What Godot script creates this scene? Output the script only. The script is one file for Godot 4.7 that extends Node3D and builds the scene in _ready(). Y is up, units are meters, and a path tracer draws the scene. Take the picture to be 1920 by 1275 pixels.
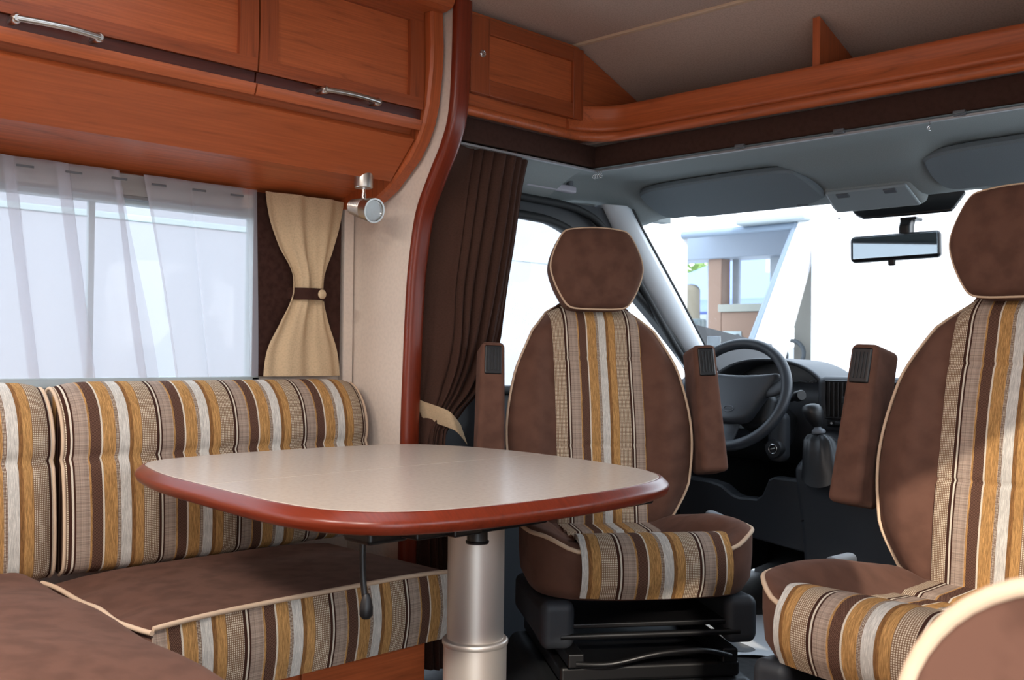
extends Node3D
# A motorhome lounge and cab. -Z is the vehicle's forward, +X its right, metres.

const LAMP := 12.0   # energy of each ceiling lamp

var st: SurfaceTool
var xf := Transform3D()
var M := {}
var used := {}

func _ready() -> void:
	setup_view()
	make_materials()
	build_shell()
	build_cab_shell()
	build_outside()
	build_ceiling_lamps()
	build_table()
	build_bench()
	build_cabinet()
	build_left_window()
	build_partition()
	build_cab_storage()
	build_cab_curtain()
	build_seats()
	build_dashboard()
	build_cab_fittings()
	build_side_bench()

func setup_view() -> void:
	var cam := Camera3D.new()
	cam.name = "camera"
	cam.transform = Transform3D(Basis(Vector3(0.713393, 0.011686, -0.700667), Vector3(0.000916, 0.999845, 0.017609), Vector3(0.700764, -0.013204, 0.713271)).orthonormalized(), Vector3(0, 0.95, 0))
	cam.near = 0.05
	cam.far = 200.0
	var at := CameraAttributesPhysical.new()
	at.frustum_focal_length = 24.0 / (2.0 * (637.5 / 1924.0))
	at.frustum_focus_distance = 2.2
	at.exposure_aperture = 9.0
	at.frustum_near = 0.05
	at.frustum_far = 200.0
	cam.attributes = at
	cam.fov = rad_to_deg(2.0 * atan(637.5 / 1924.0))
	add_child(cam)
	cam.current = true
	var we := WorldEnvironment.new()
	we.name = "environment"
	var e := Environment.new()
	e.background_mode = Environment.BG_SKY
	var sk := ProceduralSkyMaterial.new()
	sk.sky_top_color = Color(0.86, 0.93, 1.0)
	sk.sky_horizon_color = Color(1.0, 1.0, 1.0)
	sk.ground_bottom_color = Color(0.6, 0.6, 0.6)
	sk.ground_horizon_color = Color(0.85, 0.85, 0.85)
	sk.sky_energy_multiplier = 3.6
	sk.ground_energy_multiplier = 2.0
	var sky := Sky.new()
	sky.sky_material = sk
	e.sky = sky
	e.tonemap_mode = Environment.TONE_MAPPER_LINEAR
	e.tonemap_exposure = 0.235
	var sun := DirectionalLight3D.new()
	sun.name = "sun"
	sun.look_at_from_position(Vector3(0.8, 0.5, 0.75), Vector3.ZERO)
	sun.light_color = Color(1.0, 0.95, 0.88)
	sun.light_energy = 5.0
	sun.light_angular_distance = 1.0
	sun.sky_mode = DirectionalLight3D.SKY_MODE_LIGHT_ONLY
	sun.shadow_enabled = true
	add_child(sun)
	e.sdfgi_enabled = true
	e.ssao_enabled = true
	e.ssil_enabled = true
	we.environment = e
	add_child(we)

# ---------------------------------------------------------------- naming
func numbered(n: String) -> String:
	if not used.has(n):
		used[n] = 0
		return n
	used[n] += 1
	return "%s_%03d" % [n, used[n]]

func thing(n: String, label: String, cat: String, at := Vector3.ZERO, turn := 0.0, group := "") -> Node3D:
	var o := Node3D.new()
	o.name = numbered(n)
	add_child(o)
	o.position = at
	o.rotation.y = turn
	o.set_meta("label", label)
	o.set_meta("category", cat)
	if group != "":
		o.set_meta("group", group)
	return o

func end(n: String, mat: Material, parent: Node3D = null, label := "") -> MeshInstance3D:
	var o := MeshInstance3D.new()
	o.mesh = st.commit()
	o.material_override = mat
	if parent == null:
		o.name = numbered(n)
		add_child(o)
	else:
		o.name = n
		parent.add_child(o, true)
	if label != "":
		o.set_meta("label", label)
	return o

func lone(n: String, mat: Material, label: String, cat: String, group := "") -> MeshInstance3D:
	var o := end(n, mat, null, label)
	o.set_meta("category", cat)
	if group != "":
		o.set_meta("group", group)
	return o

func structure(n: String, mat: Material, label := "") -> MeshInstance3D:
	var o := end(n, mat, null, label)
	o.set_meta("kind", "structure")
	return o

# ---------------------------------------------------------------- mesh helpers
func begin() -> void:
	st = SurfaceTool.new()
	st.begin(Mesh.PRIMITIVE_TRIANGLES)
	xf = Transform3D()

func vert(p: Vector3, n: Vector3, uv: Vector2) -> void:
	st.set_normal((xf.basis * n).normalized())
	st.set_uv(uv)
	st.add_vertex(xf * p)

func patch(P: Array, N: Array, U: Array) -> void:
	# rows of points; u runs to the right and v upwards as seen from outside
	for j in P.size() - 1:
		for i in P[j].size() - 1:
			for k in [[0, 0], [0, 1], [1, 1], [0, 0], [1, 1], [1, 0]]:
				var a: int = i + k[0]
				var b: int = j + k[1]
				vert(P[b][a], N[b][a], U[b][a])

func normals(P: Array, wrap: bool) -> Array:
	var N := []
	var nj := P.size()
	for j in nj:
		var row := PackedVector3Array()
		var ni: int = P[j].size()
		for i in ni:
			var i0 := i - 1
			var i1 := i + 1
			if wrap:
				if i0 < 0: i0 = ni - 2
				if i1 > ni - 1: i1 = 1
			else:
				i0 = maxi(i0, 0)
				i1 = mini(i1, ni - 1)
			var j0 := maxi(j - 1, 0)
			var j1 := mini(j + 1, nj - 1)
			var du: Vector3 = P[j][i1] - P[j][i0]
			var dv: Vector3 = P[j1][i] - P[j0][i]
			if du.length() < 1e-7:
				var jj := j1 if j == 0 else j0
				du = P[jj][i1] - P[jj][i0]
			var n := du.cross(dv)
			row.append(n.normalized() if n.length() > 1e-12 else Vector3.UP)
		N.append(row)
	return N

func grid(f: Callable, nu: int, nv: int, uvf = null) -> void:
	var P := []
	var U := []
	for j in nv + 1:
		var r := PackedVector3Array()
		var q := PackedVector2Array()
		for i in nu + 1:
			var u := float(i) / nu
			var v := float(j) / nv
			var p: Vector3 = f.call(u, v)
			r.append(p)
			var t: Vector2 = uvf.call(u, v, p) if uvf != null else Vector2(u, v)
			q.append(t)
		P.append(r)
		U.append(q)
	patch(P, normals(P, false), U)

func sheet(f: Callable, nu: int, nv: int, thick: float, uvf = null) -> void:
	# a grid with a back and edges
	var P := []
	var U := []
	for j in nv + 1:
		var r := PackedVector3Array()
		var q := PackedVector2Array()
		for i in nu + 1:
			var u := float(i) / nu
			var v := float(j) / nv
			var p: Vector3 = f.call(u, v)
			r.append(p)
			var t: Vector2 = uvf.call(u, v, p) if uvf != null else Vector2(u, v)
			q.append(t)
		P.append(r)
		U.append(q)
	var N := normals(P, false)
	patch(P, N, U)
	var B := []
	var BN := []
	var BU := []
	for j in nv + 1:
		var r := PackedVector3Array()
		var rn := PackedVector3Array()
		var q := PackedVector2Array()
		for i in range(nu, -1, -1):
			r.append(P[j][i] - N[j][i] * thick)
			rn.append(-N[j][i])
			q.append(U[j][i])
		B.append(r)
		BN.append(rn)
		BU.append(q)
	patch(B, BN, BU)
	for j in nv:
		strip4(P[j][0], P[j][0] - N[j][0] * thick, P[j + 1][0] - N[j + 1][0] * thick, P[j + 1][0], U[j][0])
		strip4(P[j][nu] - N[j][nu] * thick, P[j][nu], P[j + 1][nu], P[j + 1][nu] - N[j + 1][nu] * thick, U[j][nu])
	for i in nu:
		strip4(P[0][i + 1], P[0][i + 1] - N[0][i + 1] * thick, P[0][i] - N[0][i] * thick, P[0][i], U[0][i])
		strip4(P[nv][i], P[nv][i] - N[nv][i] * thick, P[nv][i + 1] - N[nv][i + 1] * thick, P[nv][i + 1], U[nv][i])

func strip4(a: Vector3, b: Vector3, c: Vector3, d: Vector3, uv := Vector2.ZERO) -> void:
	var n := (c - a).cross(b - a)
	if n.length() < 1e-14:
		return
	n = n.normalized()
	for p in [a, b, c, a, c, d]:
		vert(p, n, uv)

func loft(R: Array, closed := true, uvs := Vector2(1, 1), cap0 := false, cap1 := false) -> void:
	var P := []
	var U := []
	for j in R.size():
		var r := PackedVector3Array(R[j])
		if closed:
			r.append(r[0])
		P.append(r)
		var q := PackedVector2Array()
		for i in r.size():
			q.append(Vector2(float(i) / (r.size() - 1) * uvs.x, float(j) / maxi(1, R.size() - 1) * uvs.y))
		U.append(q)
	patch(P, normals(P, closed), U)
	if cap0: fan(R[0], true)
	if cap1: fan(R[R.size() - 1], false)

func fan(ring: Array, flip: bool) -> void:
	var c := Vector3.ZERO
	for p: Vector3 in ring:
		c += p
	c /= ring.size()
	for i in ring.size():
		var a: Vector3 = ring[i]
		var b: Vector3 = ring[(i + 1) % ring.size()]
		var tri := [c, a, b] if flip else [c, b, a]
		var n := (tri[2] - tri[0] as Vector3).cross(tri[1] - tri[0])
		if n.length() < 1e-14: continue
		n = n.normalized()
		for p: Vector3 in tri:
			vert(p, n, Vector2(p.x, p.z))

func tube(pts: Array, r: float, n := 8, closed := false, flat := 1.0, up := Vector3.ZERO) -> void:
	var rings := []
	var m := pts.size()
	var ref := Vector3.ZERO
	for k in m:
		var a: Vector3 = pts[(k - 1 + m) % m] if closed else pts[maxi(k - 1, 0)]
		var b: Vector3 = pts[(k + 1) % m] if closed else pts[mini(k + 1, m - 1)]
		var t := (b - a).normalized()
		if up != Vector3.ZERO:
			ref = up
		elif ref == Vector3.ZERO:
			ref = Vector3.UP if absf(t.y) < 0.9 else Vector3.RIGHT
		var x := (ref - t * ref.dot(t)).normalized()
		var y := t.cross(x)
		ref = x
		var ring := []
		for i in n:
			var an := TAU * i / n
			ring.append(pts[k] + x * cos(an) * r + y * sin(an) * r * flat)
		rings.append(ring)
	if closed:
		rings.append(rings[0])
	loft(rings, true, Vector2(1, 1), not closed, not closed)

func lathe(prof: Array, n := 32, T := Transform3D()) -> void:
	# profile of Vector2(radius, height) from bottom to top
	var R := []
	for p: Vector2 in prof:
		var ring := []
		for i in n:
			var a := -TAU * i / n
			ring.append(T * Vector3(cos(a) * p.x, p.y, sin(a) * p.x))
		R.append(ring)
	# sharp profiles: split where the profile turns hard
	var part := [R[0]]
	for k in range(1, R.size()):
		part.append(R[k])
		if k < R.size() - 1:
			var d0: Vector2 = (prof[k] - prof[k - 1]).normalized()
			var d1: Vector2 = (prof[k + 1] - prof[k]).normalized()
			if d0.dot(d1) < 0.6:
				loft(part)
				part = [R[k]]
	loft(part)
	fan(R[0], true)
	fan(R[R.size() - 1], false)

func axis_pts(h: float, r: float, k: int, m: int) -> PackedFloat32Array:
	var a := PackedFloat32Array()
	for i in k:
		a.append(-(h - r) - r * tan(PI / 4 * float(k - i) / k))
	for i in m + 1:
		a.append(lerpf(-(h - r), h - r, float(i) / m))
	for i in k:
		a.append(h - r + r * tan(PI / 4 * float(i + 1) / k))
	return a

func rbox(c: Vector3, size: Vector3, r := 0.005, k := 2, m := 1, def = null, uvf = null) -> void:
	var h := size / 2
	r = minf(r, minf(h.x, minf(h.y, h.z)) * 0.999)
	var inn := h - Vector3(r, r, r)
	for face in [[0, 1, 2, 1], [0, 2, 1, -1], [1, 2, 0, 1], [1, 0, 2, -1], [2, 0, 1, 1], [2, 1, 0, -1]]:
		var ax: int = face[0]
		var A := axis_pts(h[face[1]], r, k, m)
		var B := axis_pts(h[face[2]], r, k, m)
		var P := []
		var N := []
		var U := []
		for b in B:
			var rp := PackedVector3Array()
			var rn := PackedVector3Array()
			var ru := PackedVector2Array()
			for a in A:
				var q := Vector3.ZERO
				q[ax] = h[ax] * face[3]
				q[face[1]] = a
				q[face[2]] = b
				var ic := q.clamp(-inn, inn)
				var n := (q - ic).normalized()
				var p := c + ic + n * r
				var uv: Vector2 = uvf.call(p, ax) if uvf != null else Vector2(p[face[1]], p[face[2]])
				if def != null:
					var t1 := n.cross(Vector3.UP if absf(n.y) < 0.9 else Vector3.RIGHT).normalized()
					var t2 := n.cross(t1)
					var p0: Vector3 = def.call(p)
					var d1: Vector3 = def.call(p + t1 * 0.001) - p0
					var d2: Vector3 = def.call(p + t2 * 0.001) - p0
					n = d1.cross(d2).normalized()
					p = p0
				rp.append(p)
				rn.append(n)
				ru.append(uv)
			P.append(rp)
			N.append(rn)
			U.append(ru)
		patch(P, N, U)

func inset(poly: PackedVector2Array, d: float) -> PackedVector2Array:
	# moves every corner inwards along its bisector (counter-clockwise polygon)
	var o := PackedVector2Array()
	var n := poly.size()
	for i in n:
		var a := (poly[i] - poly[(i - 1 + n) % n]).normalized()
		var b := (poly[(i + 1) % n] - poly[i]).normalized()
		var na := Vector2(-a.y, a.x)
		var nb := Vector2(-b.y, b.x)
		var s := na + nb
		o.append(poly[i] + s / maxf(0.4, s.length_squared()) * 2.0 * d)
	return o

func prism(pts: Array, T: Transform3D, depth: float, bevel := 0.002) -> void:
	# polygon in T's x-y plane, front at z = 0, going back to z = -depth
	var poly := PackedVector2Array(pts)
	if Geometry2D.is_polygon_clockwise(poly):
		poly.reverse()
	# Godot's test has y down, so settle the turn by signed area
	var area := 0.0
	for i in poly.size():
		area += poly[i].cross(poly[(i + 1) % poly.size()])
	if area < 0:
		poly.reverse()
	var inn := inset(poly, bevel)
	var old := xf
	xf = xf * T
	var rings := [[inn, 0.0], [poly, -bevel], [poly, -depth + bevel], [inn, -depth]]
	for k in 3:
		var n := poly.size()
		for i in n:
			var j := (i + 1) % n
			var a2: Vector2 = rings[k][0][i]
			var b2: Vector2 = rings[k][0][j]
			var c2: Vector2 = rings[k + 1][0][j]
			var d2: Vector2 = rings[k + 1][0][i]
			strip4(Vector3(b2.x, b2.y, rings[k][1]), Vector3(a2.x, a2.y, rings[k][1]), Vector3(d2.x, d2.y, rings[k + 1][1]), Vector3(c2.x, c2.y, rings[k + 1][1]), a2)
	var idx := Geometry2D.triangulate_polygon(inn)
	for t in range(0, idx.size(), 3):
		var tri := [inn[idx[t]], inn[idx[t + 1]], inn[idx[t + 2]]]
		if (tri[1] - tri[0] as Vector2).cross(tri[2] - tri[0]) > 0:
			tri = [tri[0], tri[2], tri[1]]
		for p: Vector2 in tri:
			vert(Vector3(p.x, p.y, 0), Vector3(0, 0, 1), p)
		for k in [0, 2, 1]:
			var p: Vector2 = tri[k]
			vert(Vector3(p.x, p.y, -depth), Vector3(0, 0, -1), p)
	xf = old

func spline(pts: Array, per := 6, closed := false) -> Array:
	var out := []
	var n := pts.size()
	var last := n if closed else n - 1
	for i in last:
		var a = pts[(i - 1 + n) % n] if closed else pts[maxi(i - 1, 0)]
		var b = pts[i]
		var c = pts[(i + 1) % n]
		var d = pts[(i + 2) % n] if closed else pts[mini(i + 2, n - 1)]
		for k in per:
			out.append(b.cubic_interpolate(c, a, d, float(k) / per))
	if not closed:
		out.append(pts[n - 1])
	return out

func curve(tab: Array, x: float) -> float:
	# smooth interpolation in a table of [x, y]
	if x <= tab[0][0]: return tab[0][1]
	for i in tab.size() - 1:
		if x <= tab[i + 1][0]:
			var t: float = (x - tab[i][0]) / (tab[i + 1][0] - tab[i][0])
			var a: float = tab[maxi(i - 1, 0)][1]
			var d: float = tab[mini(i + 2, tab.size() - 1)][1]
			return cubic_interpolate(tab[i][1], tab[i + 1][1], a, d, t)
	return tab[tab.size() - 1][1]

func plane_xy(o: Vector3) -> Transform3D:   # faces +z
	return Transform3D(Basis(), o)

func plane_zy(o: Vector3) -> Transform3D:   # polygon x runs along -z, faces +x
	return Transform3D(Basis(Vector3(0, 0, -1), Vector3(0, 1, 0), Vector3(1, 0, 0)), o)

func box(a: Vector3, b: Vector3, r := 0.003) -> void:
	rbox((a + b) / 2, (b - a).abs(), r)

# ---------------------------------------------------------------- materials
func rgb(r: int, g: int, b: int) -> Color:
	return Color(r / 255.0, g / 255.0, b / 255.0)

func mat(c: Color, rough := 0.6, metal := 0.0) -> StandardMaterial3D:
	var m := StandardMaterial3D.new()
	m.albedo_color = c
	m.roughness = rough
	m.metallic = metal
	m.cull_mode = BaseMaterial3D.CULL_DISABLED
	return m

func noise_tex(sd: int, freq: float, ramp: Array, w := 512, h := 512, oct := 4, normal := false, ping := 0.0) -> NoiseTexture2D:
	var n := FastNoiseLite.new()
	n.seed = sd
	n.noise_type = FastNoiseLite.TYPE_SIMPLEX_SMOOTH
	n.frequency = freq
	n.fractal_octaves = oct
	if ping > 0.0:
		n.fractal_type = FastNoiseLite.FRACTAL_PING_PONG
		n.fractal_ping_pong_strength = ping
		n.domain_warp_enabled = true
		n.domain_warp_amplitude = 25.0
		n.domain_warp_frequency = freq * 1.5
	var t := NoiseTexture2D.new()
	t.width = w
	t.height = h
	t.seamless = true
	t.noise = n
	if normal:
		t.as_normal_map = true
		t.bump_strength = 4.0
	elif ramp.size():
		var g := Gradient.new()
		var off := PackedFloat32Array()
		var col := PackedColorArray()
		for k in ramp:
			off.append(k[0])
			col.append(k[1])
		g.offsets = off
		g.colors = col
		t.color_ramp = g
	return t

func grey(v: float) -> Color:
	return Color(v, v, v)

func wood(base: Color, axis: int, rough := 0.38) -> StandardMaterial3D:
	var m := mat(base, rough)
	m.albedo_texture = M.wood_figure
	m.uv1_triplanar = true
	var s := Vector3(2.2, 2.2, 2.2)
	s[axis] = 0.22
	m.uv1_scale = s
	m.uv1_triplanar_sharpness = 8.0
	m.detail_enabled = true
	m.detail_albedo = M.wood_fibre
	m.detail_blend_mode = BaseMaterial3D.BLEND_MODE_MUL
	m.detail_uv_layer = BaseMaterial3D.DETAIL_UV_2
	m.uv2_triplanar = true
	var s2 := Vector3(12, 12, 12)
	s2[axis] = 0.22
	m.uv2_scale = s2
	m.uv2_triplanar_sharpness = 8.0
	return m

func mottled(base: Color, sd: int, scale: float, lo: float, hi: float, rough: float, freq := 0.02, oct := 4) -> StandardMaterial3D:
	var m := mat(base, rough)
	m.albedo_texture = noise_tex(sd, freq, [[0.2, grey(lo)], [0.8, grey(hi)]], 512, 512, oct)
	m.uv1_triplanar = true
	m.uv1_scale = Vector3(scale, scale, scale)
	return m

func striped_cloth() -> ImageTexture:
	var w := 768
	var h := 768
	var bands := [[0.115, "herring"], [0.020, "white"], [0.140, "gold"], [0.040, "dots"], [0.115, "chenille"], [0.045, "brown"], [0.100, "gold"], [0.185, "check"], [0.033, "dark"], [0.022, "white"], [0.018, "dark"], [0.145, "linen"], [0.022, "gold"]]
	var kind := PackedStringArray()
	var cols := []
	var acc := 0.0
	var k := 0
	for x in w:
		while k < bands.size() - 1 and float(x) / w >= acc + bands[k][0]:
			acc += bands[k][0]
			k += 1
		kind.append(bands[k][1])
	var fn := FastNoiseLite.new()
	fn.seed = 7
	fn.frequency = 1.0
	var rng := RandomNumberGenerator.new()
	rng.seed = 11
	var rowr := PackedFloat32Array()
	var colr := PackedFloat32Array()
	for i in h: rowr.append(rng.randf())
	for i in w: colr.append(rng.randf())
	var gold := rgb(184, 140, 88)
	var cream := rgb(226, 216, 198)
	var dark := rgb(66, 42, 34)
	var data := PackedByteArray()
	data.resize(w * h * 3)
	var p := 0
	for y in h:
		var a := TAU * y / h
		var ca := cos(a) * 0.9
		var sa := sin(a) * 0.9
		for x in w:
			var c: Color
			match kind[x]:
				"herring":
					var t := absi((y % 24) - 12)
					c = dark if (x + t) % 12 < 8 else rgb(134, 104, 88)
				"white":
					c = cream if (y / 4 + x / 4) % 3 else rgb(190, 176, 158)
				"gold", "brown", "chenille":
					var n := fn.get_noise_3d(x * 0.22, ca * 1.1, sa * 1.1) + 0.8 * fn.get_noise_3d(x * 0.6 + 90.0, ca * 2.2, sa * 2.2)
					var b: Color = gold if kind[x] == "gold" else rgb(140, 100, 62) if kind[x] == "brown" else rgb(212, 207, 198)
					c = b * (0.95 + (0.24 if kind[x] == "chenille" else 0.40) * n + (rng.randf() - 0.5) * 0.10)
				"dots":
					c = cream if (y % 10) < 5 and (x % 10) < 6 else rgb(104, 76, 60)
				"check":
					c = rgb(226, 212, 188) if (x % 16) < 9 and (y % 16) < 10 else rgb(126, 98, 76)
					c = c * (0.95 + 0.08 * rng.randf())
				"dark":
					c = dark
				_:
					var l := 0.78 + 0.22 * rowr[y / 4] + 0.20 * (colr[x / 4] - 0.5) + 0.10 * (rng.randf() - 0.5)
					c = rgb(186, 166, 150) * l
					if (x % 16) < 2: c = c.lerp(rgb(120, 96, 86), 0.45)
					if (y % 14) < 2: c = c.lerp(rgb(146, 108, 90), 0.4)
			data[p] = clampi(int(c.r * 255), 0, 255)
			data[p + 1] = clampi(int(c.g * 255), 0, 255)
			data[p + 2] = clampi(int(c.b * 255), 0, 255)
			p += 3
	return ImageTexture.create_from_image(Image.create_from_data(w, h, false, Image.FORMAT_RGB8, data))

func make_materials() -> void:
	M.wood_figure = noise_tex(3, 0.0035, [[0.0, grey(0.80)], [0.10, grey(0.93)], [0.5, grey(1.0)], [0.9, grey(0.97)], [1.0, grey(0.86)]], 1024, 1024, 2, false, 2.6)
	M.wood_fibre = noise_tex(5, 0.03, [[0.2, grey(0.90)], [0.8, grey(1.0)]], 512, 512, 3)
	for a in 3:
		M["cherry" + "xyz"[a]] = wood(rgb(192, 98, 54), a)
		M["dark_cherry" + "xyz"[a]] = wood(rgb(160, 78, 42), a)
		M["mahogany" + "xyz"[a]] = wood(rgb(128, 48, 26), a, 0.3)
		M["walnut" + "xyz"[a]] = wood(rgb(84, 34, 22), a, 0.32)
	M.suede = mottled(rgb(104, 74, 62), 21, 2.2, 0.87, 1.05, 0.95, 0.012, 5)
	M.suede.rim_enabled = true
	M.suede.rim = 0.5
	M.suede.rim_tint = 0.7
	M.suede_dark = mottled(rgb(66, 44, 38), 22, 4.0, 0.85, 1.05, 0.95)
	M.stripes = mat(Color.WHITE, 0.95)
	M.stripes.albedo_texture = striped_cloth()
	M.piping = mat(rgb(214, 186, 158), 0.85)
	M.laminate = mottled(rgb(208, 194, 180), 31, 5.0, 0.97, 1.02, 0.27, 0.03, 5)
	M.wallpaper = mottled(rgb(226, 211, 197), 32, 5.0, 0.975, 1.01, 0.8, 0.03, 5)
	M.ceiling = mottled(rgb(198, 174, 160), 33, 5.0, 0.92, 1.04, 0.9, 0.06, 4)
	M.headliner = mottled(rgb(146, 152, 152), 34, 9.0, 0.92, 1.05, 0.95, 0.08, 4)
	M.visor = mottled(rgb(124, 132, 138), 35, 9.0, 0.95, 1.03, 0.9, 0.08, 4)
	M.fascia = mottled(rgb(66, 46, 40), 36, 5.0, 0.9, 1.05, 0.9)
	M.curtain = mottled(rgb(72, 50, 42), 37, 7.0, 0.9, 1.06, 0.85, 0.05)
	M.curtain.rim_enabled = true
	M.curtain.rim = 0.3
	M.beige = mottled(rgb(208, 182, 148), 38, 6.0, 0.93, 1.04, 0.9, 0.05)
	M.plastic = mottled(rgb(50, 53, 58), 39, 30.0, 0.94, 1.04, 0.55, 0.1)
	M.plastic_dark = mat(rgb(30, 32, 35), 0.5)
	M.plastic_mid = mat(rgb(92, 96, 102), 0.5)
	M.black = mat(rgb(15, 15, 17), 0.4)
	M.leather = mat(rgb(20, 20, 22), 0.45)
	M.alu = mat(rgb(206, 198, 190), 0.42, 0.75)
	M.steel = mat(rgb(200, 196, 190), 0.28, 1.0)
	M.chrome = mat(rgb(225, 225, 225), 0.12, 1.0)
	M.white = mat(rgb(232, 234, 236), 0.5)
	M.pillar = mat(rgb(216, 222, 228), 0.6)
	M.rubber = mat(rgb(28, 30, 32), 0.7)
	M.floor = mottled(rgb(52, 50, 50), 40, 3.0, 0.8, 1.1, 0.7)
	M.mirror = mat(rgb(150, 160, 166), 0.03, 1.0)
	M.glass = mat(Color(1, 1, 1, 0.01), 0.02)
	M.glass.metallic_specular = 0.3
	M.glass.transparency = BaseMaterial3D.TRANSPARENCY_ALPHA
	for k in ["suede", "suede_dark", "stripes", "curtain", "fascia", "beige", "headliner", "visor", "ceiling", "wallpaper"]:
		M[k].metallic_specular = 0.2
	M.rail = mat(rgb(150, 150, 152), 0.5, 0.6)
	M.opal = mat(Color(0.95, 0.95, 0.95, 0.8), 0.9)
	M.opal.transparency = BaseMaterial3D.TRANSPARENCY_ALPHA
	M.opal.backlight_enabled = true
	M.opal.backlight = Color(1, 1, 1)
	M.lens = mat(Color(0.8, 0.85, 0.88, 0.25), 0.2)
	M.lens.transparency = BaseMaterial3D.TRANSPARENCY_ALPHA
	M.sheer = mat(Color(0.80, 0.80, 0.84, 0.36), 0.9)
	M.sheer.transparency = BaseMaterial3D.TRANSPARENCY_ALPHA
	M.sheer.backlight_enabled = true
	M.sheer.backlight = Color(0.5, 0.5, 0.52)

# ---------------------------------------------------------------- room shell
func build_shell() -> void:
	begin()
	box(Vector3(-2.34, 0, 2.6), Vector3(-2.30, 0.86, -1.74), 0.001)
	box(Vector3(-2.34, 1.31, 2.6), Vector3(-2.30, 1.90, -1.74), 0.001)
	box(Vector3(-2.34, 0.86, 2.6), Vector3(-2.30, 1.31, 0.25), 0.001)
	box(Vector3(-2.34, 0.86, -1.42), Vector3(-2.30, 1.31, -1.74), 0.001)
	structure("wall_left", M.wallpaper, "cream textured side wall around the lounge window")
	begin()
	box(Vector3(0.25, 0, 2.6), Vector3(0.29, 1.90, 0.60), 0.001)
	box(Vector3(0.25, 1.42, 0.60), Vector3(0.29, 1.90, -0.45), 0.001)
	box(Vector3(0.25, 0, -0.45), Vector3(0.29, 0.90, -1.78), 0.001)
	box(Vector3(0.25, 1.42, -0.45), Vector3(0.29, 1.90, -1.78), 0.001)
	box(Vector3(0.25, 0.90, -0.45), Vector3(0.29, 1.42, -0.72), 0.001)
	box(Vector3(0.25, 0.90, -1.50), Vector3(0.29, 1.42, -1.78), 0.001)
	structure("wall_right", M.wallpaper, "cream side wall with the entrance opening")
	begin()
	box(Vector3(-2.34, 0, 2.6), Vector3(0.29, 1.90, 2.64), 0.001)
	structure("wall_back", M.wallpaper)
	begin()
	box(Vector3(-2.34, -0.04, 2.6), Vector3(0.29, 0, -1.74), 0.001)
	box(Vector3(-2.34, 0.06, -1.74), Vector3(0.29, 0.10, -3.6), 0.001)
	box(Vector3(-2.34, -0.04, -1.72), Vector3(0.29, 0.10, -1.75), 0.001)
	structure("floor", M.floor)
	begin()
	box(Vector3(-2.34, 1.825, 2.64), Vector3(0.29, 1.86, -0.25), 0.001)
	box(Vector3(-2.34, 1.825, -0.25), Vector3(-1.65, 1.86, -1.15), 0.001)
	box(Vector3(-0.85, 1.825, -0.25), Vector3(0.29, 1.86, -1.15), 0.001)
	box(Vector3(-2.34, 1.825, -1.15), Vector3(0.29, 1.86, -2.182), 0.001)
	structure("ceiling", M.ceiling)
	begin()
	xf = Transform3D(Basis(Vector3.RIGHT, -atan2(0.104, 0.276)), Vector3(-1.02, 1.822, -2.185))
	box(Vector3(-1.32, 0, 0.0), Vector3(1.32, 0.03, -0.75), 0.001)
	structure("ceiling", M.ceiling, "sloping ceiling panel over the cab shelf")
	begin()
	box(Vector3(-2.2, 1.818, -2.172), Vector3(0.25, 1.826, -2.188), 0.002)
	structure("trim_1", M.piping, "thin pale strip covering the ceiling joint")
	begin()
	box(Vector3(0.25, 0, -1.74), Vector3(-0.25, 1.84, -1.78), 0.001)
	structure("wall_front_right", M.wallpaper)
	# roof skylight over the table
	begin()
	for z in [-0.25, -1.15]:
		box(Vector3(-1.65, 1.80, z - 0.02), Vector3(-0.85, 1.87, z + 0.02), 0.004)
	for x in [-1.65, -0.85]:
		box(Vector3(x - 0.02, 1.80, -0.25), Vector3(x + 0.02, 1.87, -1.15), 0.004)
	var sk := structure("window_4", M.white)
	begin()
	box(Vector3(-1.64, 1.872, -0.26), Vector3(-0.86, 1.876, -1.14), 0.001)
	end("pane", M.opal, sk, "opal skylight dome")

func build_ceiling_lamps() -> void:
	var glow := mat(rgb(255, 246, 232), 0.5)
	glow.emission_enabled = true
	glow.emission = rgb(255, 245, 236)
	glow.emission_energy_multiplier = 4.0
	for p in [Vector3(-0.75, 1.825, 0.35), Vector3(-1.6, 1.825, 0.5)]:
		var l := thing("ceiling_lamp", "white framed ceiling lamp behind the camera near the entrance" if p.x > -1.0 else "white framed ceiling lamp behind the camera near the window side", "lamp", p)
		begin()
		rbox(Vector3(0, -0.012, 0), Vector3(0.44, 0.024, 0.34), 0.008, 2)
		end("frame", M.white, l)
		begin()
		rbox(Vector3(0, -0.025, 0), Vector3(0.40, 0.006, 0.30), 0.002, 1)
		end("lamp_panel", glow, l)
		var a := AreaLight3D.new()
		a.name = "lamp_light"
		a.area_size = Vector2(0.40, 0.30)
		a.light_color = rgb(255, 245, 236)
		a.light_energy = LAMP
		a.shadow_enabled = true
		a.position = Vector3(0, -0.034, 0)
		a.rotation.x = -PI / 2
		l.add_child(a)

func mirrored(x: float) -> float:
	return -2.38 - x

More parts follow.
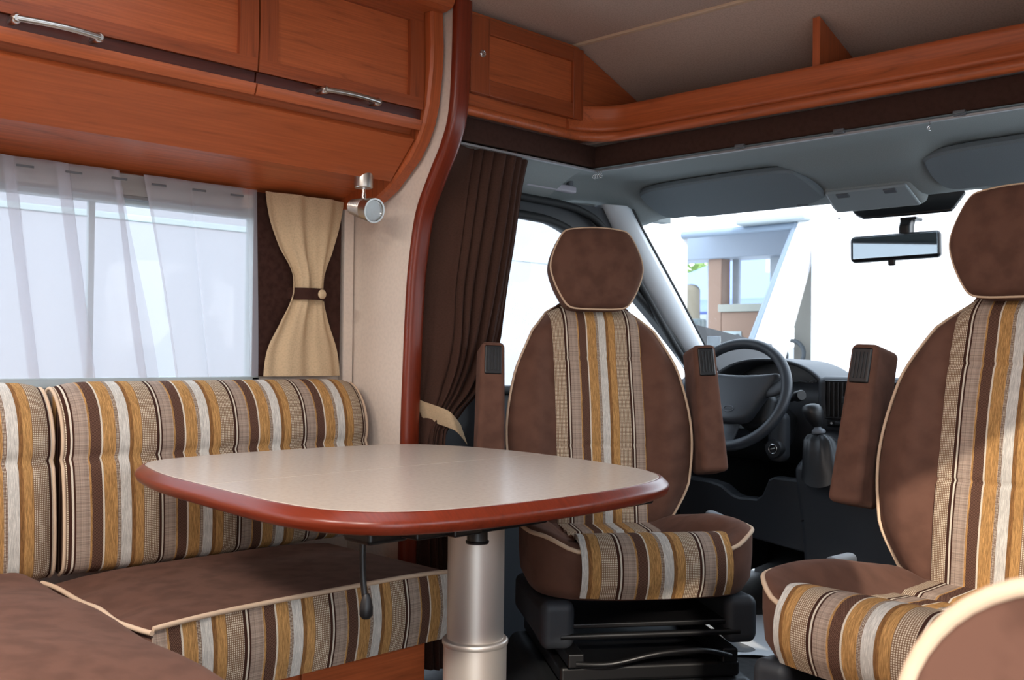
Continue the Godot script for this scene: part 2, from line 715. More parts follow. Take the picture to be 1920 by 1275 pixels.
func build_cab_shell() -> void:
	var hole := spline([Vector2(-1.92, 1.0), Vector2(-1.92, 1.27), Vector2(-1.96, 1.335), Vector2(-2.06, 1.357), Vector2(-2.19, 1.358), Vector2(-2.298, 1.352), Vector2(-2.40, 1.325), Vector2(-2.55, 1.262), Vector2(-2.77, 1.118), Vector2(-2.93, 1.005), Vector2(-3.05, 0.91), Vector2(-3.06, 0.87), Vector2(-2.95, 0.852), Vector2(-2.5, 0.845), Vector2(-2.05, 0.845), Vector2(-1.94, 0.87)], 4, true)
	for side in 2:
		var x0 := -2.10 if side == 0 else mirrored(-2.10)
		var sg := 1.0 if side == 0 else -1.0
		var c := Vector2(-2.5, 1.05)
		var rin := []
		var rout := []
		for p: Vector2 in hole:
			var d := (p - c).normalized()
			var t := 1e9
			if d.x > 0: t = minf(t, (-1.73 - c.x) / d.x)
			if d.x < 0: t = minf(t, (-3.60 - c.x) / d.x)
			if d.y > 0:
				# roof edge falls along the windscreen pillar in front
				t = minf(t, (1.42 - c.y) / d.y)
				var k := 0.95
				var den: float = d.y - k * d.x
				if den > 0: t = minf(t, (1.40 - c.y + k * (c.x + 2.70)) / den)
			if d.y < 0: t = minf(t, (0.10 - c.y) / d.y)
			rin.append(Vector3(x0, p.y, p.x))
			rout.append(Vector3(x0, c.y + d.y * t, c.x + d.x * t))
		begin()
		var back := []
		for p: Vector3 in rin: back.append(p - Vector3(0.04 * sg, 0, 0))
		var backo := []
		for p: Vector3 in rout: backo.append(p - Vector3(0.04 * sg, 0, 0))
		for pair in [[rout, rin], [rin, back], [back, backo]]:
			loft([pair[1], pair[0]])
		structure("wall_cab_left" if side == 0 else "wall_cab_right", M.plastic)
		begin()
		var ring := []
		for p: Vector3 in rin: ring.append(p + Vector3(0.006 * sg, 0, 0))
		tube(ring, 0.014, 8, true)
		var w := structure("window_2" if side == 0 else "window_3", M.rubber, "black rubber seal round the cab door window")
		begin()
		fan(rin.map(func(p: Vector3) -> Vector3: return p - Vector3(0.02 * sg, 0, 0)), false)
		end("pane", M.glass, w)
		# pale pillar trim between the door and the windscreen
		begin()
		var wl := [Vector3(x0 + 0.012 * sg, 1.43, -2.68), Vector3(x0 + 0.012 * sg, 1.37, -2.734), Vector3(x0 + 0.012 * sg, 1.148, -2.955), Vector3(x0 + 0.012 * sg, 0.876, -3.214), Vector3(x0 + 0.012 * sg, 0.70, -3.39)]
		var dl := [Vector3(x0 + 0.02 * sg, 1.43, -2.54), Vector3(x0 + 0.02 * sg, 1.355, -2.60), Vector3(x0 + 0.02 * sg, 1.131, -2.815), Vector3(x0 + 0.02 * sg, 0.93, -3.02), Vector3(x0 + 0.02 * sg, 0.70, -3.26)]
		var R := []
		for i in 5:
			var m: Vector3 = (wl[i] + dl[i]) / 2 + Vector3(0.03 * sg, 0, 0)
			R.append([wl[i], wl[i].lerp(m, 0.6), m, dl[i].lerp(m, 0.6), dl[i], dl[i] - Vector3(0.05 * sg, 0, 0), wl[i] - Vector3(0.05 * sg, 0, 0)])
		loft(R, true, Vector2(1, 1), true, true)
		structure("trim_2" if side == 0 else "trim_3", M.pillar, "pale grey windscreen pillar trim")
		begin()
		tube(wl.map(func(p: Vector3) -> Vector3: return p + Vector3(-0.004 * sg, 0, -0.006)), 0.008, 8)
		structure("trim_4" if side == 0 else "trim_5", M.rubber, "black windscreen edge seal")
		# arched door seal
		begin()
		var arch := spline([Vector3(x0 + 0.02 * sg, 1.385, -1.85), Vector3(x0 + 0.02 * sg, 1.408, -2.05), Vector3(x0 + 0.02 * sg, 1.408, -2.196), Vector3(x0 + 0.02 * sg, 1.400, -2.393), Vector3(x0 + 0.02 * sg, 1.352, -2.525), Vector3(x0 + 0.02 * sg, 1.20, -2.70), Vector3(x0 + 0.02 * sg, 1.0, -2.90), Vector3(x0 + 0.02 * sg, 0.86, -3.06)], 5)
		tube(arch, 0.012, 8)
		structure("trim_6" if side == 0 else "trim_7", M.rubber, "black arched door seal")
	# upper side walls outboard of the storage, and the bulkhead below the windscreen
	begin()
	box(Vector3(-2.34, 1.38, -1.74), Vector3(-2.16, 1.86, -1.76), 0.001)
	box(Vector3(-2.20, 1.42, -1.74), Vector3(-2.16, 1.90, -3.0), 0.001)
	structure("wall_cab_left_upper", M.headliner)
	begin()
	box(Vector3(-0.22, 1.42, -1.74), Vector3(-0.18, 1.90, -3.0), 0.001)
	structure("wall_cab_right_upper", M.headliner)
	begin()
	box(Vector3(-2.16, 0.06, -3.58), Vector3(-0.22, 0.84, -3.62), 0.001)
	structure("wall_front", M.black)
	begin()
	box(Vector3(-2.20, 1.56, -2.28), Vector3(-0.2, 1.58, -3.0), 0.002)
	structure("wall_front_upper", M.ceiling, "floor of the open shelf over the cab")
	# headliner
	var hl := func(u: float, v: float) -> Vector3:
		var x := lerpf(-2.15, -0.23, u)
		var k := absf(x + 1.19)
		var zf: float = lerpf(-2.895, -2.76, pow(clampf(k / 0.95, 0, 1), 4.0))
		var z := lerpf(-2.255, zf, v)
		var zn := -2.255 - 0.645 * v
		var y := curve([[0.0, 1.483], [0.35, 1.497], [0.55, 1.493], [0.72, 1.468], [0.9, 1.425], [1.0, 1.415]], v)
		y -= 0.085 * smoothstep(0.82, 0.97, k) * (1.0 - 0.55 * v)
		y += 0.010 * smoothstep(0.45, 0.7, v) * (1.0 - smoothstep(0.85, 0.98, v))
		y -= 0.035 * smoothstep(0.26, 0.14, absf(x + 1.275)) * smoothstep(0.3, 0.6, v) * (1.0 - smoothstep(0.85, 1.0, v))
		return Vector3(x, y, z)
	begin()
	grid(hl, 60, 30)
	grid(func(u: float, v: float) -> Vector3:
		var p: Vector3 = hl.call(u, 1.0)
		return p + Vector3(0, 0.05 * v, -0.02 * v - 0.03 * (1.0 - absf(2 * v - 1.0))), 40, 4)
	grid(func(u: float, v: float) -> Vector3:
		var x := lerpf(-2.15, -1.912, u)
		return Vector3(x, 1.483 - 0.085 * smoothstep(0.74, 0.96, absf(x + 1.19)), lerpf(-1.74, -2.26, v)), 12, 10)
	structure("ceiling", M.headliner, "grey felt cab headliner above the windscreen")
	# windscreen
	begin()
	var ws := func(u: float, v: float) -> Vector3:
		var x := lerpf(-2.12, -0.26, u)
		var k := pow(absf(x + 1.19) / 0.93, 2.4)
		var top := Vector3(x, lerpf(1.46, 1.41, k), lerpf(-2.91, -2.76, k))
		var bot := Vector3(x, 0.84, lerpf(-3.58, -3.26, k))
		return bot.lerp(top, v) + Vector3(0, 0.02, -0.03) * sin(PI * v)
	grid(ws, 30, 12)
	var w5 := structure("window_5", M.glass, "clear curved windscreen of the cab")
	begin()
	box(Vector3(-2.075, 0.985, -3.112), Vector3(-2.02, 1.02, -3.108), 0.001)
	var stk := lone("windscreen_sticker", M.piping, "small pale square sticker on the windscreen beside the left pillar", "sticker")
	stk.material_override = M.lens

# ---------------------------------------------------------------- outside
func build_outside() -> void:
	begin()
	box(Vector3(-40, -0.6, 30), Vector3(30, -0.5, -50), 0.01)
	structure("floor", mat(rgb(200, 200, 198), 0.9), "pale paved ground outside the vehicle")
	# long pale caravan alongside
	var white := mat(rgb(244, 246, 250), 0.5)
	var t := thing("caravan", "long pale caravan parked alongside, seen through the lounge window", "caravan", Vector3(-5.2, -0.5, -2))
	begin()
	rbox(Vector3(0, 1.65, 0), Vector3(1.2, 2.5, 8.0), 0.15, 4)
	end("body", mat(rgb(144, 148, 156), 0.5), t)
	begin()
	rbox(Vector3(0.601, 2.06, 0), Vector3(0.012, 0.03, 7.8), 0.005)
	end("side_strip", mat(rgb(150, 165, 168), 0.5), t)
	begin()
	rbox(Vector3(0.60, 1.55, 2.05), Vector3(0.03, 0.75, 1.3), 0.05, 3)
	var wf := end("window", mat(rgb(150, 160, 172), 0.2), t)
	begin()
	rbox(Vector3(0.62, 1.55, 2.05), Vector3(0.03, 0.65, 1.18), 0.012, 2)
	end("pane", mat(rgb(112, 128, 148), 0.1), wf)
	begin()
	for z in [0.55, 0.95]:
		rbox(Vector3(0.62, 1.15, z), Vector3(0.05, 0.05, 0.28), 0.02, 3)
	end("handle", mat(rgb(190, 195, 200), 0.4), t)
	var whl := func(z: float) -> void:
		begin()
		lathe([Vector2(0.05, -0.1), Vector2(0.3, -0.1), Vector2(0.33, -0.06), Vector2(0.33, 0.06), Vector2(0.3, 0.1), Vector2(0.05, 0.1)], 24, Transform3D(Basis(Vector3(0, 0, 1), PI / 2), Vector3(0.45, 0.33, z)))
		end("wheel", M.rubber, t)
	whl.call(0.3)
	whl.call(-0.5)
	# motorhome ahead, its windscreen and side window towards us
	var m := thing("motorhome", "white motorhome parked ahead, its slanted windscreen showing the cabin inside", "motorhome", Vector3(-4.3, -0.5, -7.0))
	var z0 := 0.0
	begin()   # white front frame round the windscreen (polygon with the opening left out)
	prism([Vector2(-1.15, 0.5), Vector2(0.75, 0.5), Vector2(0.75, 1.30), Vector2(-1.15, 1.30)], plane_xy(Vector3(0, 0, 0.02)), 0.1, 0.01)
	prism([Vector2(-1.15, 2.46), Vector2(0.75, 2.46), Vector2(0.75, 2.75), Vector2(-1.15, 2.75)], plane_xy(Vector3(0, 0, 0.02)), 0.1, 0.01)
	prism([Vector2(-1.15, 1.29), Vector2(-0.62, 1.29), Vector2(-0.62, 2.47), Vector2(-1.15, 2.47)], plane_xy(Vector3(0, 0, 0.02)), 0.1, 0.01)
	prism([Vector2(-0.06, 1.25), Vector2(0.24, 1.25), Vector2(0.60, 2.47), Vector2(0.44, 2.47)], plane_xy(Vector3(0, 0, 0.03)), 0.1, 0.01)
	prism([Vector2(0.545, 1.25), Vector2(0.75, 1.25), Vector2(0.75, 2.47), Vector2(0.545, 2.47)], plane_xy(Vector3(0, 0, 0.02)), 0.1, 0.01)
	end("body", white, m)
	begin()
	box(Vector3(-1.15, 0.5, -2.2), Vector3(1.6, 0.9, -0.08), 0.02)
	box(Vector3(-1.15, 2.62, -2.2), Vector3(1.6, 2.72, -0.08), 0.02)
	box(Vector3(0.75, 0.5, -2.2), Vector3(1.6, 2.7, -0.02), 0.02)
	box(Vector3(-1.15, 0.5, -2.24), Vector3(1.6, 1.55, -2.2), 0.01)
	box(Vector3(-1.15, 2.3, -2.24), Vector3(1.6, 2.72, -2.2), 0.01)
	end("shell", white, m)
	begin()
	rbox(Vector3(0.25, 2.49, 0.06), Vector3(0.6, 0.05, 0.12), 0.02, 3)
	end("visor_strip", mat(rgb(150, 162, 168), 0.5), m)
	begin()
	strip4(Vector3(-0.62, 1.29, -0.02), Vector3(-0.62, 2.46, -0.02), Vector3(0.44, 2.46, -0.02), Vector3(-0.06, 1.29, -0.02))
	end("windscreen", M.glass, m)
	begin()
	tube([Vector3(-0.09, 1.28, 0.0), Vector3(0.42, 2.46, 0.0)], 0.03, 8)
	tube([Vector3(-0.62, 2.44, 0.0), Vector3(0.42, 2.44, 0.0)], 0.03, 8)
	end("windscreen_frame", mat(rgb(126, 142, 160), 0.4), m)
	begin()
	strip4(Vector3(0.24, 1.27, -0.02), Vector3(0.56, 2.40, -0.02), Vector3(0.57, 2.40, -0.02), Vector3(0.57, 1.27, -0.02))
	end("side_window", M.glass, m)
	begin()
	box(Vector3(0.2, 1.25, -0.35), Vector3(0.74, 2.6, -0.38), 0.01)
	end("blind", mat(rgb(150, 146, 136), 0.8), m)
	begin()
	box(Vector3(0.15, 1.25, -0.3), Vector3(0.74, 1.42, -0.04), 0.02)
	box(Vector3(-0.7, 1.2, -0.5), Vector3(0.15, 1.36, -0.1), 0.03)
	end("dashboard", mat(rgb(110, 122, 128), 0.6), m)
	begin()
	for s in [Vector3(0.2, 1.45, -0.22), Vector3(-0.05, 1.42, -0.4)]:
		begin()
		var ring := []
		for i in 20:
			ring.append(s + Vector3(0.16 * cos(TAU * i / 20), 0.13 * sin(TAU * i / 20), -0.06 * sin(TAU * i / 20)))
		tube(ring, 0.018, 6, true)
		end("steering_wheel", mat(rgb(60, 70, 78), 0.6), m)
	for q in [[Vector3(-1.02, 1.58, -0.55), Vector3(0.36, 1.0, 0.16)], [Vector3(-0.70, 1.34, -0.5), Vector3(0.14, 0.36, 0.2)]]:
		begin()
		rbox(q[0], q[1], 0.065, 4)
		end("seat", mat(rgb(130, 128, 116), 0.8), m)
	begin()
	rbox(Vector3(-0.72, 1.68, -0.28), Vector3(0.24, 0.17, 0.08), 0.038, 4)
	box(Vector3(-0.66, 1.25, -0.31), Vector3(-0.58, 1.76, -0.25), 0.02)
	end("mirror_arm", mat(rgb(92, 106, 112), 0.5), m)
	var w := mat(rgb(150, 118, 98), 0.5)
	begin()
	box(Vector3(-1.17, 1.0, -1.35), Vector3(-1.02, 2.6, -1.20), 0.01)
	end("pillar", w, m)
	begin()
	box(Vector3(-1.02, 1.0, -1.4), Vector3(-0.45, 1.86, -1.2), 0.01)
	end("cabinet", w, m)
	begin()
	box(Vector3(-1.04, 1.86, -1.4), Vector3(-0.43, 1.93, -1.17), 0.005)
	end("worktop", mat(rgb(168, 170, 160), 0.6), m)
	begin()
	box(Vector3(-1.00, 1.56, -1.21), Vector3(-0.80, 1.68, -1.19), 0.005)
	end("control_panel", mat(rgb(180, 196, 200), 0.4), m)
	begin()
	lathe([Vector2(0.0, 0), Vector2(0.035, 0), Vector2(0.03, 0.02), Vector2(0, 0.02)], 16, Transform3D(Basis(Vector3.RIGHT, PI / 2), Vector3(-0.84, 1.62, -1.19)))
	end("dial", M.plastic_mid, m)
	begin()
	box(Vector3(-1.6, 2.36, -1.5), Vector3(0.3, 2.66, -1.15), 0.01)
	end("overhead_locker", mat(rgb(140, 152, 168), 0.5), m)
	begin()
	box(Vector3(-1.02, 1.9, -1.42), Vector3(-0.95, 2.4, -1.38), 0.005)
	box(Vector3(-0.62, 1.9, -1.42), Vector3(0.6, 2.4, -1.38), 0.005)
	box(Vector3(-1.30, 0.9, -1.42), Vector3(-1.17, 2.4, -1.38), 0.005)
	box(Vector3(-1.8, 0.9, -1.42), Vector3(-1.30, 1.85, -1.38), 0.005)
	end("cabin_wall", mat(rgb(176, 186, 196), 0.6), m)
	# trees and a blue canopy beyond
	var u := thing("canopy", "blue pitched canopy standing behind the white motorhome", "canopy", Vector3(-7.2, -0.5, -12))
	begin()
	loft([[Vector3(-1.5, 2.0, 1.2), Vector3(1.5, 2.0, 1.2), Vector3(1.5, 2.0, -1.2), Vector3(-1.5, 2.0, -1.2)], [Vector3(-1.5, 2.15, 1.2), Vector3(1.5, 2.15, 1.2), Vector3(1.5, 2.15, -1.2), Vector3(-1.5, 2.15, -1.2)], [Vector3(-0.05, 2.9, 0.05), Vector3(0.05, 2.9, 0.05), Vector3(0.05, 2.9, -0.05), Vector3(-0.05, 2.9, -0.05)]], true)
	end("roof", mat(rgb(112, 132, 196), 0.8), u)
	for sx in [-1.4, 1.4]:
		for sz in [-1.1, 1.1]:
			begin()
			tube([Vector3(sx, 0, sz), Vector3(sx, 2.05, sz)], 0.03, 8)
			end("leg", M.alu, u)
	var tr := thing("tree", "pale green leafy tree far behind the blue canopy", "tree", Vector3(-13.5, -0.5, -21))
	begin()
	tube([Vector3(0, 0, 0), Vector3(0.1, 1.5, 0), Vector3(0, 3.2, 0.1)], 0.16, 8)
	end("trunk", mat(rgb(120, 104, 84), 0.9), tr)
	begin()
	var rng := RandomNumberGenerator.new()
	rng.seed = 5
	for i in 900:
		var d := Vector3(rng.randfn(), rng.randfn(), rng.randfn()).normalized() * pow(rng.randf(), 0.4)
		var c := Vector3(0, 4.4, 0) + d * Vector3(2.2, 2.0, 2.2)
		var a := Vector3(rng.randfn(), rng.randfn(), rng.randfn()).normalized() * 0.22
		var b := a.cross(Vector3(rng.randfn(), rng.randfn(), rng.randfn())).normalized() * 0.12
		strip4(c - a, c + b, c + a, c - b)
	var lf := end("foliage", mat(rgb(150, 178, 110), 0.8), tr)
	lf.set_meta("kind", "stuff")

# ---------------------------------------------------------------- table
func build_table() -> void:
	var t := thing("table", "beige topped lounge table with rounded corners and mahogany edge on one round column", "table", Vector3(-1.30, 0, -1.24))
	var o := Vector2(-1.30, -1.24)
	var raw := [Vector2(-1.91, -0.935), Vector2(-1.77, -0.902), Vector2(-1.597, -0.884), Vector2(-1.40, -0.868), Vector2(-1.28, -0.872), Vector2(-1.20, -0.900), Vector2(-1.145, -0.96), Vector2(-1.115, -1.06), Vector2(-1.100, -1.223), Vector2(-1.103, -1.36), Vector2(-1.122, -1.49), Vector2(-1.165, -1.59), Vector2(-1.245, -1.652), Vector2(-1.35, -1.69), Vector2(-1.50, -1.72), Vector2(-1.67, -1.738), Vector2(-1.82, -1.728), Vector2(-1.93, -1.695), Vector2(-2.0, -1.635), Vector2(-2.03, -1.53), Vector2(-2.045, -1.36), Vector2(-2.048, -1.18), Vector2(-2.025, -1.03), Vector2(-1.98, -0.965)]
	var out := PackedVector2Array()
	for p: Vector2 in spline(raw, 5, true):
		out.append(Vector2(p.x - o.x, -(p.y - o.y)))   # plan seen from above: y of the plan = -z
	var area := 0.0
	for i in out.size(): area += out[i].cross(out[(i + 1) % out.size()])
	if area < 0: out.reverse()
	var top := Transform3D(Basis(Vector3(1, 0, 0), Vector3(0, 0, -1), Vector3(0, 1, 0)), Vector3(0, 0.7205, 0))
	var seam := -1.601 - o.x
	for half in 2:
		var clip := PackedVector2Array([Vector2(seam + 0.0008, -2), Vector2(2, -2), Vector2(2, 2), Vector2(seam + 0.0008, 2)]) if half == 0 else PackedVector2Array([Vector2(-2, -2), Vector2(seam - 0.0008, -2), Vector2(seam - 0.0008, 2), Vector2(-2, 2)])
		begin()
		prism(Array(Geometry2D.intersect_polygons(inset(out, 0.001), clip)[0]), top, 0.006, 0.0006)
		end("laminate_panel", M.laminate, t)
	begin()
	var R := []
	for k in [[0.004, 0.700], [0.0015, 0.7185], [-0.001, 0.7200], [-0.005, 0.7190], [-0.016, 0.7090], [-0.0185, 0.7040], [-0.0185, 0.6990], [-0.014, 0.6900], [-0.008, 0.6870], [0.05, 0.6865]]:
		var ring := []
		for p: Vector2 in inset(out, k[0]):
			ring.append(Vector3(p.x, k[1], -p.y))
		R.append(ring)
	R.reverse()
	loft(R, true, Vector2(1, 1), true, false)
	var edge := end("edge_band", M.mahoganyx, t, "glossy mahogany edge")
	begin()
	box(Vector3(-0.42, 0.662, -0.16), Vector3(0.04, 0.688, -0.10), 0.004)
	box(Vector3(-0.42, 0.662, 0.10), Vector3(0.12, 0.688, 0.16), 0.004)
	box(Vector3(0.02, 0.662, -0.38), Vector3(0.10, 0.690, 0.22), 0.004)
	box(Vector3(-0.09, 0.655, -0.09), Vector3(0.09, 0.690, 0.09), 0.006)
	box(Vector3(0.09, 0.672, -0.34), Vector3(0.12, 0.690, -0.27), 0.004)
	end("underframe", M.black, t)
	begin()
	box(Vector3(-0.01, 0.655, 0.20), Vector3(0.06, 0.69, 0.28), 0.008)
	tube(spline([Vector3(0.02, 0.66, 0.26), Vector3(0.02, 0.645, 0.262), Vector3(0.022, 0.60, 0.262), Vector3(0.030, 0.56, 0.262)], 5), 0.005, 8)
	var lv := end("lever", M.black, t, "black release lever hanging under the table edge")
	begin()
	lathe([Vector2(0.004, 0.024), Vector2(0.007, 0.018), Vector2(0.0105, 0.004), Vector2(0.0105, -0.008), Vector2(0.006, -0.014)].map(func(p: Vector2) -> Vector2: return Vector2(p.x, p.y)), 16, Transform3D(Basis(), Vector3(0.031, 0.553, 0.262)))
	end("grip", M.leather, lv)
	begin()
	lathe([Vector2(0.019, 0.0), Vector2(0.020, 0.004), Vector2(0.0175, 0.006), Vector2(0.0175, 0.028), Vector2(0.020, 0.03), Vector2(0.020, 0.04)], 24, Transform3D(Basis(), Vector3(0.055, 0.632, 0.05)))
	end("knob", M.black, t, "short black cylinder knob under the table")
	begin()
	lathe([Vector2(0.0495, 0.44), Vector2(0.0495, 0.66)], 48)
	end("column_upper", M.alu, t, "slim upper aluminium tube")
	begin()
	lathe([Vector2(0.056, 0.444), Vector2(0.0575, 0.447), Vector2(0.0575, 0.452), Vector2(0.055, 0.455), Vector2(0.0497, 0.456)], 48)
	end("collar", M.alu, t)
	begin()
	lathe([Vector2(0.0552, 0.0), Vector2(0.0552, 0.447)], 48)
	end("column_lower", M.alu, t, "wider lower aluminium tube")
	begin()
	lathe([Vector2(0.15, 0.0), Vector2(0.15, 0.008), Vector2(0.06, 0.02), Vector2(0.055, 0.02)], 48)
	end("foot", M.alu, t)

# ---------------------------------------------------------------- bench
func build_bench() -> void:
	# base
	var b := thing("bench_base", "cherry wood base box under the striped lounge bench", "bench base", Vector3(-2.0, 0, -1.0))
	begin()
	box(Vector3(-0.29, 0, 0.4), Vector3(0.305, 0.335, -0.462), 0.003)
	end("body", M.cherryz, b)
	begin()
	box(Vector3(0.305, 0.02, 0.30), Vector3(0.314, 0.325, -0.14), 0.003)
	end("front_panel", M.cherryz, b)
	begin()
	box(Vector3(0.305, 0.02, -0.146), Vector3(0.314, 0.325, -0.460), 0.003)
	end("front_panel", M.cherryz, b)
	# seat cushion on the left bench
	var c := thing("seat_cushion", "brown suede bench seat cushion with striped front under the window", "cushion", Vector3(-1.9, 0.335, -1.17))
	var def := func(p: Vector3) -> Vector3:
		var q := p
		var e: float = clampf(p.z / 0.34, -1, 1)
		q.y += 0.012 * (1.0 - pow(absf(e), 4)) * smoothstep(0.08, 0.14, p.y)
		q.y -= 0.018 * smoothstep(0.2, 0.36, p.z) * smoothstep(0.06, 0.14, p.y) * (0.5 + 0.5 * sin(p.x * 30.0))
		return q
	begin()
	rbox(Vector3(0.0, 0.07, -0.005), Vector3(0.478, 0.132, 0.70), 0.012, 4, 10, def)
	end("body", M.suede, c)
	begin()
	sheet(func(u: float, v: float) -> Vector3:
		var z := lerpf(0.345, -0.355, u)
		var bul := 0.012 * sin(PI * v)
		return Vector3(0.240 + bul, lerpf(-0.002, 0.134, v) + 0.010 * (1.0 - pow(absf(z / 0.36), 4.0)) * v, z), 40, 10, 0.006,
		func(u: float, v: float, p: Vector3) -> Vector2: return Vector2((-(p.z - 1.17) - 0.864) / 0.188 + 0.0575, p.y / 0.19))
	end("striped_front", M.stripes, c, "striped woven fabric front")
	begin()
	var pts := []
	for i in 41:
		var z := lerpf(0.345, -0.355, i / 40.0)
		pts.append(Vector3(0.243, 0.138 + 0.010 * (1.0 - pow(absf(z / 0.36), 4.0)), z))
	tube(pts, 0.0048, 8)
	pts = []
	for i in 33:
		var x := lerpf(0.243, -0.235, i / 32.0)
		pts.append(Vector3(x, 0.136 + 0.004 * sin(x * 22.0) - 0.006 * exp(-pow((x - 0.12) / 0.05, 2.0)), 0.347 + 0.008 * sin(x * 13.0)))
	tube(pts, 0.0048, 8)
	end("piping", M.piping, c, "beige piped seam")
	# puffy cushion in the corner nearest to us
	var d := thing("seat_cushion", "plain brown suede seat cushion in the corner nearest the camera", "cushion", Vector3(-1.61, 0.340, -0.345))
	begin()
	rbox(Vector3(0.0, 0.086, 0.0), Vector3(1.0, 0.172, 0.90), 0.055, 6, 14, func(p: Vector3) -> Vector3:
		var q := p
		var ex := 1.0 - pow(absf(p.x) / 0.5, 3.0)
		var ez := 1.0 - pow(absf(p.z) / 0.45, 3.0)
		q.y += 0.045 * maxf(0, ex) * maxf(0, ez) * smoothstep(0.05, 0.18, p.y)
		q.y += 0.004 * sin(p.x * 17.0 + p.z * 9.0) * smoothstep(0.05, 0.14, p.y)
		q.z += 0.06 * (p.x + 0.5) * smoothstep(0.2, -0.45, p.z)
		return q)
	end("body", M.suede, d)
	begin()
	pts = []
	for i in 31:
		var x := lerpf(-0.45, 0.46, i / 30.0)
		pts.append(Vector3(x, 0.10, -0.449 + 0.06 * (x + 0.5)))
	tube(pts, 0.0048, 8)
	end("piping", M.piping, d, "beige piped seam")
	begin()
	box(Vector3(-1.685, 0, -0.72), Vector3(-1.12, 0.333, 0.10), 0.003)
	lone("bench_base", M.cherryx, "cherry wood base box under the plain corner cushion", "bench base")
	# backrests along the window
	for k in 2:
		var za := -0.872 if k == 0 else -0.10
		var zb := -1.662 if k == 0 else -0.852
		var t := thing("backrest_cushion", "striped backrest cushion beside the cream partition, the longer of the two" if k == 0 else "striped backrest cushion at the left edge of the picture, cut by the frame", "cushion", Vector3(-2.2, 0.49, (za + zb) / 2), 0, "striped backrest cushions under the window")
		var L := (za - zb) / 2
		# section from the bottom front, up, over the rounded top, down the back
		var sec := spline([Vector2(0.050, -0.012), Vector2(0.070, 0.006), Vector2(0.074, 0.06), Vector2(0.070, 0.14), Vector2(0.058, 0.228), Vector2(0.056, 0.28), Vector2(0.040, 0.335), Vector2(0.008, 0.372), Vector2(-0.030, 0.388), Vector2(-0.055, 0.378), Vector2(-0.066, 0.34)], 5)
		var acc := [0.0]
		for i in range(1, sec.size()): acc.append(acc[i - 1] + sec[i].distance_to(sec[i - 1]))
		var n := sec.size() - 1
		var u0 := (-0.935) / 0.19 + 0.0575 if k == 0 else (-0.845) / 0.19 + 0.793
		var shape := func(u: float, v: float) -> Vector3:
			var s: Vector2 = sec[int(round(v * n))]
			var z := lerpf(L, -L, u)
			var edge := pow(absf(z / L), 14.0)
			var x := s.x - 0.022 * edge * smoothstep(-0.08, 0.05, s.x)
			x -= 0.010 * exp(-pow((s.y - 0.228) / 0.010, 2.0)) * (0.8 + 0.2 * sin(z * 66.0))
			x += 0.003 * sin(z * 33.0) * smoothstep(0.25, 0.2, absf(s.y - 0.2))
			return Vector3(x, s.y - 0.014 * edge * smoothstep(0.25, 0.37, s.y), z)
		begin()
		grid(shape, 90, n, func(u: float, v: float, p: Vector3) -> Vector2: return Vector2(-(p.z + t.position.z) / 0.19 + u0, acc[int(round(v * n))] / 0.19))
		for e in 2:
			var ring := []
			for i in n + 1:
				ring.append(shape.call(float(e), float(i) / n))
			ring.append(Vector3(-0.066, 0.006, ring[0].z))
			fan(ring, e == 1)
		end("cover", M.stripes, t)
		begin()
		for e in [0.0, 1.0]:
			var ps := []
			for i in range(0, n + 1):
				ps.append(shape.call(e, float(i) / n) + Vector3(0.001, 0, 0))
			tube(ps, 0.004, 6)
		end("piping", M.piping, t, "beige piped seam")

